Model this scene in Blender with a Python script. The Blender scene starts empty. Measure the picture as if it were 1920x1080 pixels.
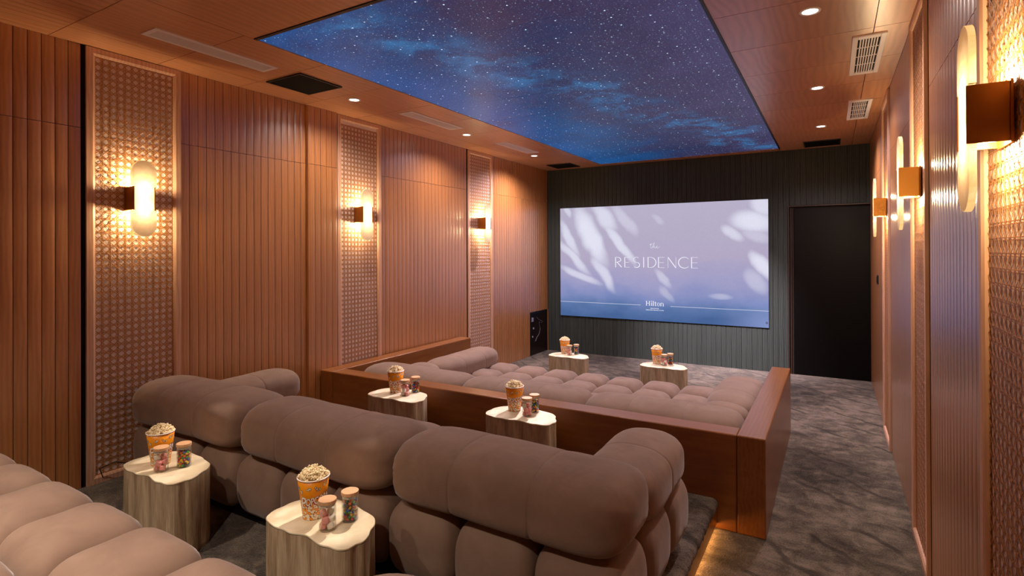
import bpy, bmesh, math, random
from mathutils import Vector, Matrix
from math import sin, cos, pi, radians, sqrt

# ------------------------------------------------------------------ camera
sc = bpy.context.scene
COL = sc.collection
F_PX, YAW, PITCH, ROLL, SX, SY = 1014.02, 0.5227, 0.0032, -0.0044, 16.4, -74.9
CZ = 1.588
XL, XR, YF, ZC = -3.914, 0.393, 7.653, 2.838          # left wall, right wall, front wall, ceiling
YB = -1.9                                             # back wall
cam_d = bpy.data.cameras.new('camera')
cam = bpy.data.objects.new('camera', cam_d)
COL.objects.link(cam)
fw = Vector((-sin(YAW) * cos(PITCH), cos(YAW) * cos(PITCH), sin(PITCH)))
rt = Vector((cos(YAW), sin(YAW), 0))
up = rt.cross(fw)
r2 = rt * cos(ROLL) + up * sin(ROLL)
u2 = up * cos(ROLL) - rt * sin(ROLL)
cam.matrix_world = Matrix(((r2.x, u2.x, -fw.x, 0), (r2.y, u2.y, -fw.y, 0), (r2.z, u2.z, -fw.z, CZ), (0, 0, 0, 1)))
cam_d.sensor_width = 36
cam_d.lens = F_PX * 36 / 1920
cam_d.shift_x = -SX / 1920
cam_d.shift_y = SY / 1920
cam_d.clip_start = 0.02
sc.camera = cam

# ------------------------------------------------------------------ world, exposure
w = bpy.data.worlds.new('world')
sc.world = w
w.use_nodes = True
w.node_tree.nodes['Background'].inputs[0].default_value = (0.01, 0.01, 0.012, 1)
w.node_tree.nodes['Background'].inputs[1].default_value = 1
sc.view_settings.view_transform = 'Standard'
sc.view_settings.look = 'None'
sc.view_settings.exposure = 0.0
sc.view_settings.gamma = 1.0
sc.view_settings.use_curve_mapping = False
sc.cycles.use_denoising = True
sc.cycles.sample_clamp_indirect = 4.0
sc.cycles.max_bounces = 8

SCREEN_GAIN = 1.0        # radiance of the projected picture
STAR_GAIN = 0.85          # radiance of the star ceiling
SCONCE_W = 10.0           # each bulb
DOWN_W = 72.0            # each downlight
FILL_W = 45.0
TABLE_SPOT_W = 330.0             # each added table spot
WARM = (1.0, 0.74, 0.41)
NEUTRAL = (1.0, 0.84, 0.74)
REAR_W = 270.0            # downlights over the rear row
WARMISH = (1.0, 0.83, 0.70)
COOL = (1.0, 0.84, 0.96)


def light(name, kind, loc, power, color, parent=None, **kw):
    d = bpy.data.lights.new(name, kind)
    d.energy = power
    d.color = color
    for k, v in kw.items():
        setattr(d, k, v)
    o = bpy.data.objects.new(name, d)
    COL.objects.link(o)
    o.location = loc
    if parent:
        o.parent = parent
    return o


def aim(o, target):
    v = Vector(target) - o.location
    o.rotation_euler = v.to_track_quat('-Z', 'Y').to_euler()


# added spots, no such fittings in the star ceiling: one crisp beam per table
for px_, ty, tz, sy_, pw in ((-2.82, 1.45, 0.53, 2.85, 0.8), (-1.73, 1.45, 0.53, 2.85, 0.9), (-2.74, 3.0, 0.53, 4.85, 1.4), (-1.72, 3.0, 0.53, 4.85, 1.6), (-2.63, 5.68, 0.36, 7.3, 1.2), (-1.53, 5.66, 0.36, 7.3, 1.2)):
    s = light('added_table_spot', 'SPOT', (-2.15 + (px_ + 2.27) * 0.15, sy_, ZC - 0.015), TABLE_SPOT_W * pw, NEUTRAL if ty < 2 else COOL,
              spot_size=radians(7.0), spot_blend=0.6, shadow_soft_size=0.012)
    aim(s, (px_, ty - 0.01, tz))
    s.scale = (1.75, 1, 1)
# wide fill spots added for soft general light; the display has no such lamps
for yy, pw in ((2.9, 0.7), (4.7, 0.9), (6.4, 0.9)):
    s = light('added_fill_spot', 'SPOT', (-1.9, yy, ZC - 0.02), FILL_W * pw, NEUTRAL if yy < 4 else COOL,
              spot_size=radians(96), spot_blend=0.9, shadow_soft_size=0.02)
s = light('added_wall_spot', 'SPOT', (-1.35, 5.3, ZC - 0.02), 1300.0, COOL, spot_size=radians(48), spot_blend=1.0, shadow_soft_size=0.05)  # added to brighten the lower screen wall, no fitting there
aim(s, (-1.35, YF, 0.35))
# ------------------------------------------------------------------ node helpers
MATS = {}


def srgb(r, g, b):
    def f(c):
        c /= 255
        return c / 12.92 if c <= 0.04045 else ((c + 0.055) / 1.055) ** 2.4
    return (f(r), f(g), f(b), 1)


class NT:
    def __init__(self, name):
        self.m = bpy.data.materials.new(name)
        self.m.use_nodes = True
        self.t = self.m.node_tree
        self.t.nodes.clear()
        self.out = self.t.nodes.new('ShaderNodeOutputMaterial')

    def n(self, typ, **kw):
        nd = self.t.nodes.new(typ)
        for k, v in kw.items():
            setattr(nd, k, v)
        return nd

    def l(self, a, b):
        self.t.links.new(a, b)

    def val(self, sock, v):
        if isinstance(v, (int, float)):
            sock.default_value = v
        elif isinstance(v, (tuple, list)):
            sock.default_value = v
        else:
            self.l(v, sock)

    def math(self, op, a, b=0.0, c=None, clamp=False):
        nd = self.n('ShaderNodeMath', operation=op)
        nd.use_clamp = clamp
        self.val(nd.inputs[0], a)
        self.val(nd.inputs[1], b)
        if c is not None:
            self.val(nd.inputs[2], c)
        return nd.outputs[0]

    def sstep(self, x, a, b):
        nd = self.n('ShaderNodeMapRange', interpolation_type='SMOOTHSTEP')
        self.val(nd.inputs[0], x)
        nd.inputs[1].default_value = a
        nd.inputs[2].default_value = b
        return nd.outputs[0]

    def mix(self, f, a, b, blend='MIX'):
        nd = self.n('ShaderNodeMix', data_type='RGBA', blend_type=blend)
        self.val(nd.inputs[0], f)
        self.val(nd.inputs[6], a)
        self.val(nd.inputs[7], b)
        return nd.outputs[2]

    def noise(self, vec, scale, detail=3, rough=0.5, dist=0.0, col=False):
        nd = self.n('ShaderNodeTexNoise')
        if vec is not None:
            self.l(vec, nd.inputs['Vector'])
        nd.inputs['Scale'].default_value = scale
        nd.inputs['Detail'].default_value = detail
        nd.inputs['Roughness'].default_value = rough
        nd.inputs['Distortion'].default_value = dist
        return nd.outputs[1 if col else 0]

    def mapping(self, vec, scale=(1, 1, 1), loc=(0, 0, 0), rot=(0, 0, 0)):
        nd = self.n('ShaderNodeMapping')
        self.l(vec, nd.inputs[0])
        nd.inputs['Scale'].default_value = scale
        nd.inputs['Location'].default_value = loc
        nd.inputs['Rotation'].default_value = rot
        return nd.outputs[0]

    def ramp(self, f, stops):
        nd = self.n('ShaderNodeValToRGB')
        self.val(nd.inputs[0], f)
        el = nd.color_ramp.elements
        while len(el) > 1:
            el.remove(el[-1])
        el[0].position, el[0].color = stops[0]
        for p, c in stops[1:]:
            e = el.new(p)
            e.color = c
        return nd.outputs[0]

    def bump(self, h, strength=0.2, dist=0.01):
        nd = self.n('ShaderNodeBump')
        nd.inputs['Strength'].default_value = strength
        nd.inputs['Distance'].default_value = dist
        self.l(h, nd.inputs['Height'])
        return nd.outputs[0]

    def pbsdf(self, color, rough=0.5, metal=0.0, normal=None, **kw):
        nd = self.n('ShaderNodeBsdfPrincipled')
        self.val(nd.inputs['Base Color'], color)
        self.val(nd.inputs['Roughness'], rough)
        self.val(nd.inputs['Metallic'], metal)
        if normal is not None:
            self.l(normal, nd.inputs['Normal'])
        for k, v in kw.items():
            self.val(nd.inputs[k], v)
        self.l(nd.outputs[0], self.out.inputs[0])
        return nd


def simple(name, color, rough=0.5, metal=0.0, **kw):
    t = NT(name)
    t.pbsdf(color, rough, metal, **kw)
    MATS[name] = t.m
    return t.m


def wood(name, c1, c2, c3, rough, grain, scale=1.0, figure=0.5, spec=0.5, coat=0.0, swirl=0.0):
    """veneer: grain runs along the axis named by `grain`, every piece shifted by its own random offset"""
    t = NT(name)
    tc = t.n('ShaderNodeTexCoord')
    oi = t.n('ShaderNodeObjectInfo')
    geo = t.n('ShaderNodeNewGeometry')
    off = t.n('ShaderNodeVectorMath', operation='MULTIPLY_ADD')
    comb = t.n('ShaderNodeCombineXYZ')
    for i in range(3):
        t.l(oi.outputs['Random'], comb.inputs[i])
    t.l(comb.outputs[0], off.inputs[0])
    off.inputs[1].default_value = (37.0, 51.0, 23.0)
    t.l(tc.outputs['Object'], off.inputs[2])
    v = off.outputs[0]
    sc_l = {'X': (0.06, 1, 1), 'Y': (1, 0.06, 1), 'Z': (1, 1, 0.06)}[grain]
    vf = t.mapping(v, scale=tuple(s * scale for s in sc_l))
    fine = t.noise(vf, 260, 4, 0.6)
    med = t.noise(vf, 34, 4, 0.55, 0.4)
    fig = t.n('ShaderNodeTexWave', wave_type='BANDS', bands_direction={'X': 'Y', 'Y': 'X', 'Z': 'Y'}[grain])
    sc_b = {'X': (0.28, 1, 1), 'Y': (1, 0.28, 1), 'Z': (1, 1, 0.28)}[grain]
    t.l(t.mapping(v, scale=tuple(s * scale for s in sc_b)), fig.inputs[0])
    fig.inputs['Scale'].default_value = 9.0 if swirl else 14.0
    fig.inputs['Distortion'].default_value = 7.0 + swirl
    fig.inputs['Detail'].default_value = 2.0
    fig.inputs['Detail Scale'].default_value = 0.7
    f = t.math('ADD', t.math('MULTIPLY', fine, 0.35), t.math('MULTIPLY', med, 0.65))
    f = t.math('ADD', t.math('MULTIPLY', f, 1 - figure), t.math('MULTIPLY', fig.outputs[0], figure))
    col = t.ramp(f, [(0.15, c1), (0.5, c2), (0.85, c3)])
    # piece to piece tone
    hsv = t.n('ShaderNodeHueSaturation')
    t.l(col, hsv.inputs['Color'])
    t.l(t.math('MULTIPLY_ADD', oi.outputs['Random'], 0.12, 0.94), hsv.inputs['Value'])
    nrm = t.bump(fine, 0.12, 0.0006)
    t.pbsdf(hsv.outputs[0], rough, 0, nrm, **{'Specular IOR Level': spec, 'Coat Weight': coat, 'Coat Roughness': 0.28, 'Coat IOR': 2.0})
    MATS[name] = t.m
    return t.m


M_plank = wood('plank_veneer', srgb(160, 98, 50), srgb(186, 121, 64), srgb(204, 140, 80), 0.36, 'Z', 1.0, 0.25, 0.6, 1.0)
M_ceil = wood('ceiling_veneer', srgb(180, 118, 76), srgb(200, 138, 94), srgb(212, 152, 108), 0.42, 'Y', 0.7, 0.3, 0.5, 0.6, swirl=6)
M_box = wood('surround_veneer_x', srgb(116, 66, 28), srgb(140, 86, 38), srgb(160, 104, 52), 0.28, 'X', 1.0, 0.15, 0.4, 0.15)
M_boxy = wood('surround_veneer_y', srgb(116, 66, 28), srgb(140, 86, 38), srgb(160, 104, 52), 0.28, 'Y', 1.0, 0.15, 0.4, 0.15)
M_pine = wood('pine_frame', srgb(196, 146, 116), srgb(216, 168, 138), srgb(228, 184, 156), 0.5, 'Z', 1.0, 0.3, 0.4)
M_black_plank = wood('black_stained_plank', srgb(44, 49, 46), srgb(56, 62, 58), srgb(71, 78, 73), 0.5, 'Z', 1.0, 0.3, 0.15)
M_lid = wood('lid_wood', srgb(190, 140, 96), srgb(208, 162, 116), srgb(220, 178, 134), 0.5, 'X', 3.0, 0.3)
M_gap = simple('dark_backing', srgb(22, 12, 8), 0.9)
M_black = simple('black_satin', srgb(14, 13, 13), 0.45)
M_blackgloss = simple('black_lacquer', srgb(8, 6, 6), 0.4, **{'Specular IOR Level': 0.15})
M_white = simple('white_plastic', srgb(240, 230, 230), 0.45)
M_whitewall = simple('pale_backing', srgb(238, 216, 208), 0.8)
M_hole = simple('vent_void', srgb(6, 7, 8), 0.9)
M_cord = simple('black_cord', srgb(12, 12, 12), 0.6)
M_cane = wood('cane', srgb(160, 100, 46), srgb(188, 126, 64), srgb(206, 148, 82), 0.42, 'Z', 2.0, 0.2)


def m_carpet(name, dark, mid, lite):
    t = NT(name)
    geo = t.n('ShaderNodeNewGeometry')
    p = geo.outputs['Position']
    a = t.noise(p, 8.0, 7, 0.74, 0.5)
    b = t.noise(t.mapping(p, scale=(1.6, 5.0, 1), rot=(0, 0, radians(38))), 2.0, 4, 0.6, 0.6)
    big = t.noise(p, 1.25, 3, 0.5, 0.5)
    c = t.noise(p, 130, 2, 0.6)
    f = t.math('ADD', t.math('MULTIPLY', a, 0.5), t.math('MULTIPLY', b, 0.18))
    f = t.math('MULTIPLY_ADD', big, 0.33, f)
    f = t.math('MULTIPLY_ADD', t.math('SUBTRACT', c, 0.5), 0.25, f)
    col = t.ramp(f, [(0.40, dark), (0.5, mid), (0.60, lite)])
    # pressed dark creases running across the pile
    wv = t.n('ShaderNodeTexWave', wave_type='BANDS', bands_direction='X')
    t.l(t.mapping(p, rot=(0, 0, radians(-52))), wv.inputs[0])
    wv.inputs['Scale'].default_value = 1.15
    wv.inputs['Distortion'].default_value = 3.0
    wv.inputs['Detail'].default_value = 4
    wv.inputs['Detail Scale'].default_value = 2.2
    cr = t.math('MULTIPLY', t.sstep(wv.outputs[0], 0.93, 1.0), t.sstep(t.noise(p, 2.3, 2), 0.42, 0.6))
    col = t.mix(t.math('MULTIPLY', cr, 0.75), col, dark)
    h = t.math('ADD', t.math('MULTIPLY', f, 1.0), t.math('MULTIPLY', c, 0.5))
    h = t.math('SUBTRACT', h, t.math('MULTIPLY', cr, 0.4))
    t.pbsdf(col, 0.9, 0, t.bump(h, 0.7, 0.025), **{'Specular IOR Level': 0.1, 'Sheen Weight': 0.15, 'Sheen Roughness': 0.5})
    return t.m


M_carpet = m_carpet('plush_carpet', srgb(46, 39, 32), srgb(92, 81, 68), srgb(132, 118, 102))


def m_velvet():
    t = NT('taupe_velvet')
    tc = t.n('ShaderNodeTexCoord')
    geo = t.n('ShaderNodeNewGeometry')
    p = geo.outputs['Position']
    a = t.noise(p, 7, 3, 0.6, 0.6)
    c = t.noise(p, 900, 1, 0.5)
    col = t.ramp(a, [(0.3, srgb(138, 113, 96)), (0.7, srgb(154, 128, 109))])
    h = t.math('ADD', t.noise(p, 16, 3, 0.5, 0.4), t.math('MULTIPLY', c, 0.04))
    t.pbsdf(col, 0.75, 0, t.bump(h, 0.25, 0.008), **{'Specular IOR Level': 0.25, 'Sheen Weight': 0.3, 'Sheen Roughness': 0.4})
    return t.m


M_velvet = m_velvet()


def m_brass():
    t = NT('brushed_brass')
    tc = t.n('ShaderNodeTexCoord')
    n = t.noise(t.mapping(tc.outputs['Object'], scale=(1, 1, 0.03)), 400, 2)
    t.pbsdf(srgb(178, 120, 52), t.math('MULTIPLY_ADD', n, 0.15, 0.28), 0.9)
    return t.m


M_brass = m_brass()


def m_alabaster():
    t = NT('alabaster')
    tc = t.n('ShaderNodeTexCoord')
    a = t.noise(tc.outputs['Object'], 16, 4, 0.6, 1.5)
    col = t.ramp(a, [(0.35, srgb(250, 226, 190)), (0.6, srgb(255, 246, 228))])
    d = t.n('ShaderNodeBsdfDiffuse')
    t.l(col, d.inputs[0])
    tr = t.n('ShaderNodeBsdfTranslucent')
    t.l(t.mix(1.0, col, (0.19, 0.165, 0.145, 1), 'MULTIPLY'), tr.inputs[0])   # thick stone passes little light
    m = t.n('ShaderNodeMixShader')
    m.inputs[0].default_value = 0.5
    t.l(d.outputs[0], m.inputs[1])
    t.l(tr.outputs[0], m.inputs[2])
    g = t.n('ShaderNodeBsdfGlossy')
    g.inputs['Roughness'].default_value = 0.3
    m2 = t.n('ShaderNodeMixShader')
    m2.inputs[0].default_value = 0.05
    t.l(m.outputs[0], m2.inputs[1])
    t.l(g.outputs[0], m2.inputs[2])
    t.l(m2.outputs[0], t.out.inputs[0])
    return t.m


M_alab = m_alabaster()


def m_emit(name, color, s):
    t = NT(name)
    e = t.n('ShaderNodeEmission')
    e.inputs[0].default_value = (*color[:3], 1)
    e.inputs[1].default_value = s
    t.l(e.outputs[0], t.out.inputs[0])
    return t.m


M_bulb = m_emit('bulb_glow', (1, 0.72, 0.38), 40)
M_lamp = m_emit('downlight_glow', (1, 0.88, 0.74), 14)
M_led = m_emit('led_glow', (1, 0.5, 0.14), 12)


def m_glass():
    t = NT('clear_glass')
    tr = t.n('ShaderNodeBsdfTransparent')
    tr.inputs[0].default_value = (0.96, 0.97, 0.96, 1)
    g = t.n('ShaderNodeBsdfGlossy')
    g.inputs['Roughness'].default_value = 0.04
    lw = t.n('ShaderNodeLayerWeight')
    lw.inputs[0].default_value = 0.5
    m = t.n('ShaderNodeMixShader')
    t.l(t.math('MULTIPLY_ADD', t.math('POWER', lw.outputs['Facing'], 4.0), 0.5, 0.025), m.inputs[0])
    t.l(tr.outputs[0], m.inputs[1])
    t.l(g.outputs[0], m.inputs[2])
    t.l(m.outputs[0], t.out.inputs[0])
    return t.m


M_glass = m_glass()


def m_tabletop():
    t = NT('shell_inlay_top')
    tc = t.n('ShaderNodeTexCoord')
    n = t.noise(tc.outputs['Object'], 9, 3, 0.6, 2.5)
    wv = t.n('ShaderNodeTexWave', wave_type='RINGS')
    t.l(tc.outputs['Object'], wv.inputs[0])
    wv.inputs['Scale'].default_value = 6
    wv.inputs['Distortion'].default_value = 9
    wv.inputs['Detail'].default_value = 2
    f = t.math('ADD', t.math('MULTIPLY', n, 0.6), t.math('MULTIPLY', wv.outputs[0], 0.4))
    col = t.ramp(f, [(0.25, srgb(212, 194, 156)), (0.7, srgb(234, 220, 186))])
    t.pbsdf(col, 0.45, 0, t.bump(f, 0.08, 0.004))
    return t.m


def m_tableside():
    t = NT('limed_trunk')
    tc = t.n('ShaderNodeTexCoord')
    a = t.noise(t.mapping(tc.outputs['Object'], scale=(1, 1, 0.12)), 26, 5, 0.65, 0.5)
    b = t.noise(t.mapping(tc.outputs['Object'], scale=(1, 1, 0.05)), 160, 3, 0.6)
    f = t.math('ADD', t.math('MULTIPLY', a, 0.75), t.math('MULTIPLY', b, 0.25))
    col = t.ramp(f, [(0.3, srgb(120, 96, 70)), (0.45, srgb(160, 136, 104)), (0.58, srgb(188, 166, 134)), (0.75, srgb(204, 186, 158))])
    t.pbsdf(col, 0.7, 0, t.bump(f, 0.5, 0.006))
    return t.m


M_top = m_tabletop()
M_side = m_tableside()


def m_cup():
    """orange cup, popcorn print on its lower part"""
    t = NT('cup_print')
    tc = t.n('ShaderNodeTexCoord')
    o = tc.outputs['Object']
    sep = t.n('ShaderNodeSeparateXYZ')
    t.l(o, sep.inputs[0])
    vor = t.n('ShaderNodeTexVoronoi', feature='F1')
    vor.inputs['Scale'].default_value = 85
    dn = t.n('ShaderNodeVectorMath', operation='MULTIPLY_ADD')
    t.l(t.noise(o, 150, 1, col=True), dn.inputs[0])
    dn.inputs[1].default_value = (0.008, 0.008, 0.008)
    t.l(o, dn.inputs[2])
    t.l(dn.outputs[0], vor.inputs['Vector'])
    d = vor.outputs['Distance']
    white = t.math('LESS_THAN', d, 0.47)
    dark = t.math('LESS_THAN', d, 0.56)
    orange = srgb(248, 156, 22)
    pop = t.mix(dark, orange, srgb(52, 26, 12))
    pop = t.mix(white, pop, srgb(246, 232, 205))
    zmask = t.math('LESS_THAN', t.math('MULTIPLY_ADD', t.noise(o, 60, 1), 0.03, sep.outputs[2]), 0.088)
    col = t.mix(zmask, orange, pop)
    t.pbsdf(col, 0.35)
    return t.m


M_cup = m_cup()
M_cupwhite = simple('cup_white', srgb(240, 230, 220), 0.4)
M_cupblack = simple('print_black', srgb(40, 20, 12), 0.4)
M_cupred = simple('print_red', srgb(170, 24, 36), 0.4)
M_cupcream = simple('print_cream', srgb(248, 240, 225), 0.4)
M_pop = simple('popcorn', srgb(250, 230, 184), 0.8)
M_pink = simple('marshmallow_pink', srgb(246, 160, 154), 0.7)
M_mwhite = simple('marshmallow_white', srgb(252, 242, 226), 0.7)
CANDY = [simple('candy_' + n, srgb(*c), 0.25) for n, c in
         (('red', (190, 30, 35)), ('orange', (235, 95, 25)), ('yellow', (240, 195, 25)), ('green', (50, 160, 50)), ('blue', (30, 85, 190)), ('brown', (80, 40, 25)))]

# ------------------------------------------------------------------ mesh helpers


def tag(o, label=None, cat=None, group=None, kind=None):
    if label:
        o['label'] = label
    if cat:
        o['category'] = cat
    if group:
        o['group'] = group
    if kind:
        o['kind'] = kind
    return o


def obj(name, me, parent=None, loc=(0, 0, 0), rz=0.0):
    o = bpy.data.objects.new(name, me)
    COL.objects.link(o)
    o.location = loc
    o.rotation_euler = (0, 0, rz)
    if parent:
        o.parent = parent
    return o


def empty(name, loc=(0, 0, 0), rz=0.0):
    o = bpy.data.objects.new(name, None)
    COL.objects.link(o)
    o.empty_display_size = 0.1
    o.location = loc
    o.rotation_euler = (0, 0, rz)
    return o


def mesh(name, verts, faces, mat, smooth=False, mats=None, fmat=None):
    me = bpy.data.meshes.new(name)
    me.from_pydata([tuple(v) for v in verts], [], faces)
    for m in (mats or [mat]):
        me.materials.append(m)
    if smooth:
        me.polygons.foreach_set('use_smooth', [True] * len(me.polygons))
    if fmat:
        me.polygons.foreach_set('material_index', fmat)
    me.update()
    return me


class G:
    """collects shapes for one mesh"""

    def __init__(self):
        self.v, self.f, self.mi = [], [], []

    def add(self, v, f, mi=0):
        b = len(self.v)
        self.v += [tuple(p) for p in v]
        self.f += [tuple(i + b for i in q) for q in f]
        self.mi += [mi] * len(f)

    def box(self, x0, x1, y0, y1, z0, z1, mi=0):
        x0, x1 = min(x0, x1), max(x0, x1)
        y0, y1 = min(y0, y1), max(y0, y1)
        z0, z1 = min(z0, z1), max(z0, z1)
        v = [(x, y, z) for z in (z0, z1) for y in (y0, y1) for x in (x0, x1)]
        self.add(v, [(0, 2, 3, 1), (4, 5, 7, 6), (0, 1, 5, 4), (2, 6, 7, 3), (0, 4, 6, 2), (1, 3, 7, 5)], mi)

    def prism(self, poly, z0, z1, mi=0, cap=True):
        n = len(poly)
        v = [(x, y, z0) for x, y in poly] + [(x, y, z1) for x, y in poly]
        f = [(i, (i + 1) % n, n + (i + 1) % n, n + i) for i in range(n)]
        if cap:
            f += [tuple(range(n - 1, -1, -1)), tuple(range(n, 2 * n))]
        self.add(v, f, mi)

    def lathe(self, prof, n=32, mi=0, c=(0, 0), cap0=False, cap1=False):
        v, f = [], []
        for r, z in prof:
            for i in range(n):
                a = 2 * pi * i / n
                v.append((c[0] + r * cos(a), c[1] + r * sin(a), z))
        for k in range(len(prof) - 1):
            for i in range(n):
                j = (i + 1) % n
                f.append((k * n + i, k * n + j, (k + 1) * n + j, (k + 1) * n + i))
        if cap0:
            f.append(tuple(range(n - 1, -1, -1)))
        if cap1:
            b = (len(prof) - 1) * n
            f.append(tuple(range(b, b + n)))
        self.add(v, f, mi)

    def tube(self, pts, r, n=8, mi=0):
        pts = [Vector(p) for p in pts]
        v, f = [], []
        for i, p in enumerate(pts):
            d = (pts[min(i + 1, len(pts) - 1)] - pts[max(i - 1, 0)]).normalized()
            a = Vector((0, 0, 1)) if abs(d.z) < 0.9 else Vector((1, 0, 0))
            s = d.cross(a).normalized()
            t = s.cross(d)
            for k in range(n):
                an = 2 * pi * k / n
                v.append(p + (s * cos(an) + t * sin(an)) * r)
        for i in range(len(pts) - 1):
            for k in range(n):
                j = (k + 1) % n
                f.append((i * n + k, i * n + j, (i + 1) * n + j, (i + 1) * n + k))
        f.append(tuple(range(n)))
        f.append(tuple(range(len(pts) * n - 1, (len(pts) - 1) * n - 1, -1)))
        self.add(v, f, mi)

    def build(self, name, mat, parent=None, loc=(0, 0, 0), rz=0.0, smooth=False, mats=None):
        me = mesh(name, self.v, self.f, mat, smooth, mats, self.mi if mats else None)
        return obj(name, me, parent, loc, rz)

    def mesh(self, name, mat, smooth=False, mats=None):
        return mesh(name, self.v, self.f, mat, smooth, mats, self.mi if mats else None)


def bevel(o, w=0.004, seg=2):
    m = o.modifiers.new('bevel', 'BEVEL')
    m.width = w
    m.segments = seg
    m.limit_method = 'ANGLE'
    return o


def box(name, b, mat, parent=None, bev=0, loc=(0, 0, 0)):
    """box with its own origin at its centre so veneer maps per piece"""
    cx, cy, cz = (b[0] + b[1]) / 2, (b[2] + b[3]) / 2, (b[4] + b[5]) / 2
    g = G()
    g.box(b[0] - cx, b[1] - cx, b[2] - cy, b[3] - cy, b[4] - cz, b[5] - cz)
    o = g.build(name, mat, parent, (cx + loc[0], cy + loc[1], cz + loc[2]))
    if bev:
        bevel(o, bev)
    return o


def box0(name, b, mat):
    """box with its origin at the world origin, for shells that carry pieces"""
    g = G()
    g.box(*b)
    return g.build(name, mat)


def copy_tree(o, parent=None):
    kids = [c for c in o.children]
    c = o.copy()
    COL.objects.link(c)
    c.parent = parent
    for k in kids:
        copy_tree(k, c)
    return c


# ------------------------------------------------------------------ room shell
struct = dict(kind='structure')
T = 0.12
floor = box0('floor', (XL - T, XR + T, YB - T, YF + T, -T, 0), M_carpet)
tag(floor, 'grey brown plush carpet of the aisle and front floor', 'floor', **struct)
ceil = box0('ceiling', (XL - T, XR + T, YB - T, YF + T, ZC + 0.012, ZC + T), M_gap)
tag(ceil, 'wooden ceiling of flush veneered boards', 'ceiling', **struct)
wl = box0('wall_left', (XL - T, XL - 0.012, YB - T, YF + T, -T, ZC + T), M_gap)
tag(wl, 'left wall of vertical reddish wood planks with cane panels', 'wall', **struct)
wr = box0('wall_right', (XR + 0.012, XR + T, YB - T, YF + T, -T, ZC + T), M_gap)
tag(wr, 'right wall of vertical glossy wood planks along the aisle', 'wall', **struct)
wf = box0('wall_front', (XL - T, XR + T, YF + 0.012, YF + T, -T, ZC + T), M_gap)
tag(wf, 'black plank wall behind the screen', 'wall', **struct)
wb = box0('wall_back', (XL - T, XR + T, YB - T, YB, -T, ZC + T), M_plank)
tag(wb, 'plain wooden wall at the back of the room', 'wall', **struct)


def plank_mesh(name, wid, h, mat, crown=0.0007, n=6):
    """plank facing +X, width along Y, standing on z=0, slightly crowned"""
    v, f = [], []
    for z in (0, h):
        for i in range(n + 1):
            t = -1 + 2 * i / n
            v.append((0.012 + crown * (1 - t * t) - (0.0012 if i in (0, n) else 0), t * wid / 2, z))
    for i in range(n):
        f.append((i, i + 1, n + 2 + i, n + 1 + i))
    sm = [True] * n
    for s in (0, n):
        b = len(v)
        x, y = v[s][0], v[s][1]
        v += [(x, y, 0), (x, y, h), (0, y, h), (0, y, 0)]
        f.append((b, b + 1, b + 2, b + 3) if s == 0 else (b + 3, b + 2, b + 1, b))
        sm.append(False)
    for z in (0, h):
        b = len(v)
        v += [(0.012, -wid / 2, z), (0.012, wid / 2, z), (0, wid / 2, z), (0, -wid / 2, z)]
        f.append((b + 3, b + 2, b + 1, b) if z == 0 else (b, b + 1, b + 2, b + 3))
        sm.append(False)
    me = mesh(name, v, f, mat)
    me.polygons.foreach_set('use_smooth', sm)
    return me


PIT = 0.0613
ZS = 2.335                   # horizontal joint in the side walls
GAPW = 0.0034
me_lo = plank_mesh('plank', PIT - GAPW, ZS - 0.0015, M_plank)
me_hi = plank_mesh('plank', PIT - GAPW, ZC - ZS - 0.0015, M_plank)


def run_planks(wall, x, face, y0, y1, pull=0.0):
    """planks between y0 and y1; the last one is cut narrower if needed"""
    n = max(1, round((y1 - y0) / PIT))
    p = (y1 - y0) / n
    for i in range(n):
        y = y0 + (i + 0.5) * p
        for me, z in ((me_lo, 0.0), (me_hi, ZS + 0.0015)):
            o = obj('plank', me, wall, (x + face * (pull - 0.012), y, z), 0 if face > 0 else pi)
            o.scale = (1, p / PIT, 1)


LP = [(1.52, 2.068), (3.435, 3.985), (5.475, 6.03)]      # cane panels, left
RP = [(1.54, 2.085), (3.16, 3.72), (5.10, 5.70)]         # cane panels, right
run_planks(wl, XL, 1, 0.25, LP[0][0] - 0.022)
run_planks(wl, XL, 1, LP[0][1] + 0.002, 3.11)
run_planks(wl, XL, 1, 3.112, LP[1][0] - 0.018, pull=0.028)
run_planks(wl, XL, 1, LP[1][1] + 0.002, LP[2][0] - 0.018)
HY0, HY1, HZ = 7.075, 7.62, 0.648                        # low black hatch in the left wall
run_planks(wl, XL, 1, LP[2][1] + 0.002, HY0 - 0.01)
run_planks(wr, XR, -1, 0.62, RP[0][0] - 0.022)
run_planks(wr, XR, -1, RP[0][1] + 0.002, RP[1][0] - 0.022)
run_planks(wr, XR, -1, RP[1][1] + 0.002, RP[2][0] - 0.022)
run_planks(wr, XR, -1, RP[2][1] + 0.002, YF)
# above the hatch
me_hl = plank_mesh('plank', PIT - GAPW, ZS - HZ - 0.004, M_plank)
n = 9
for i in range(n):
    y = HY0 - 0.01 + (i + 0.5) * (YF - HY0 + 0.01) / n
    s = (YF - HY0 + 0.01) / n / PIT
    for me, z in ((me_hl, HZ + 0.0025), (me_hi, ZS + 0.0015)):
        o = obj('plank', me, wl, (XL - 0.012, y, z))
        o.scale = (1, s, 1)
# side of the step in the left wall, plain ends of the walls behind the camera
box('wall_return', (XL - 0.01, XL + 0.0285, 3.104, 3.1115, 0, ZC), M_plank, wl)
box('rear_wall_board', (XL - 0.012, XL, YB, 0.248, 0, ZC), M_plank, wl)
box('rear_wall_board', (XR, XR + 0.012, YB, 0.618, 0, ZC), M_plank, wr)

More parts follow.
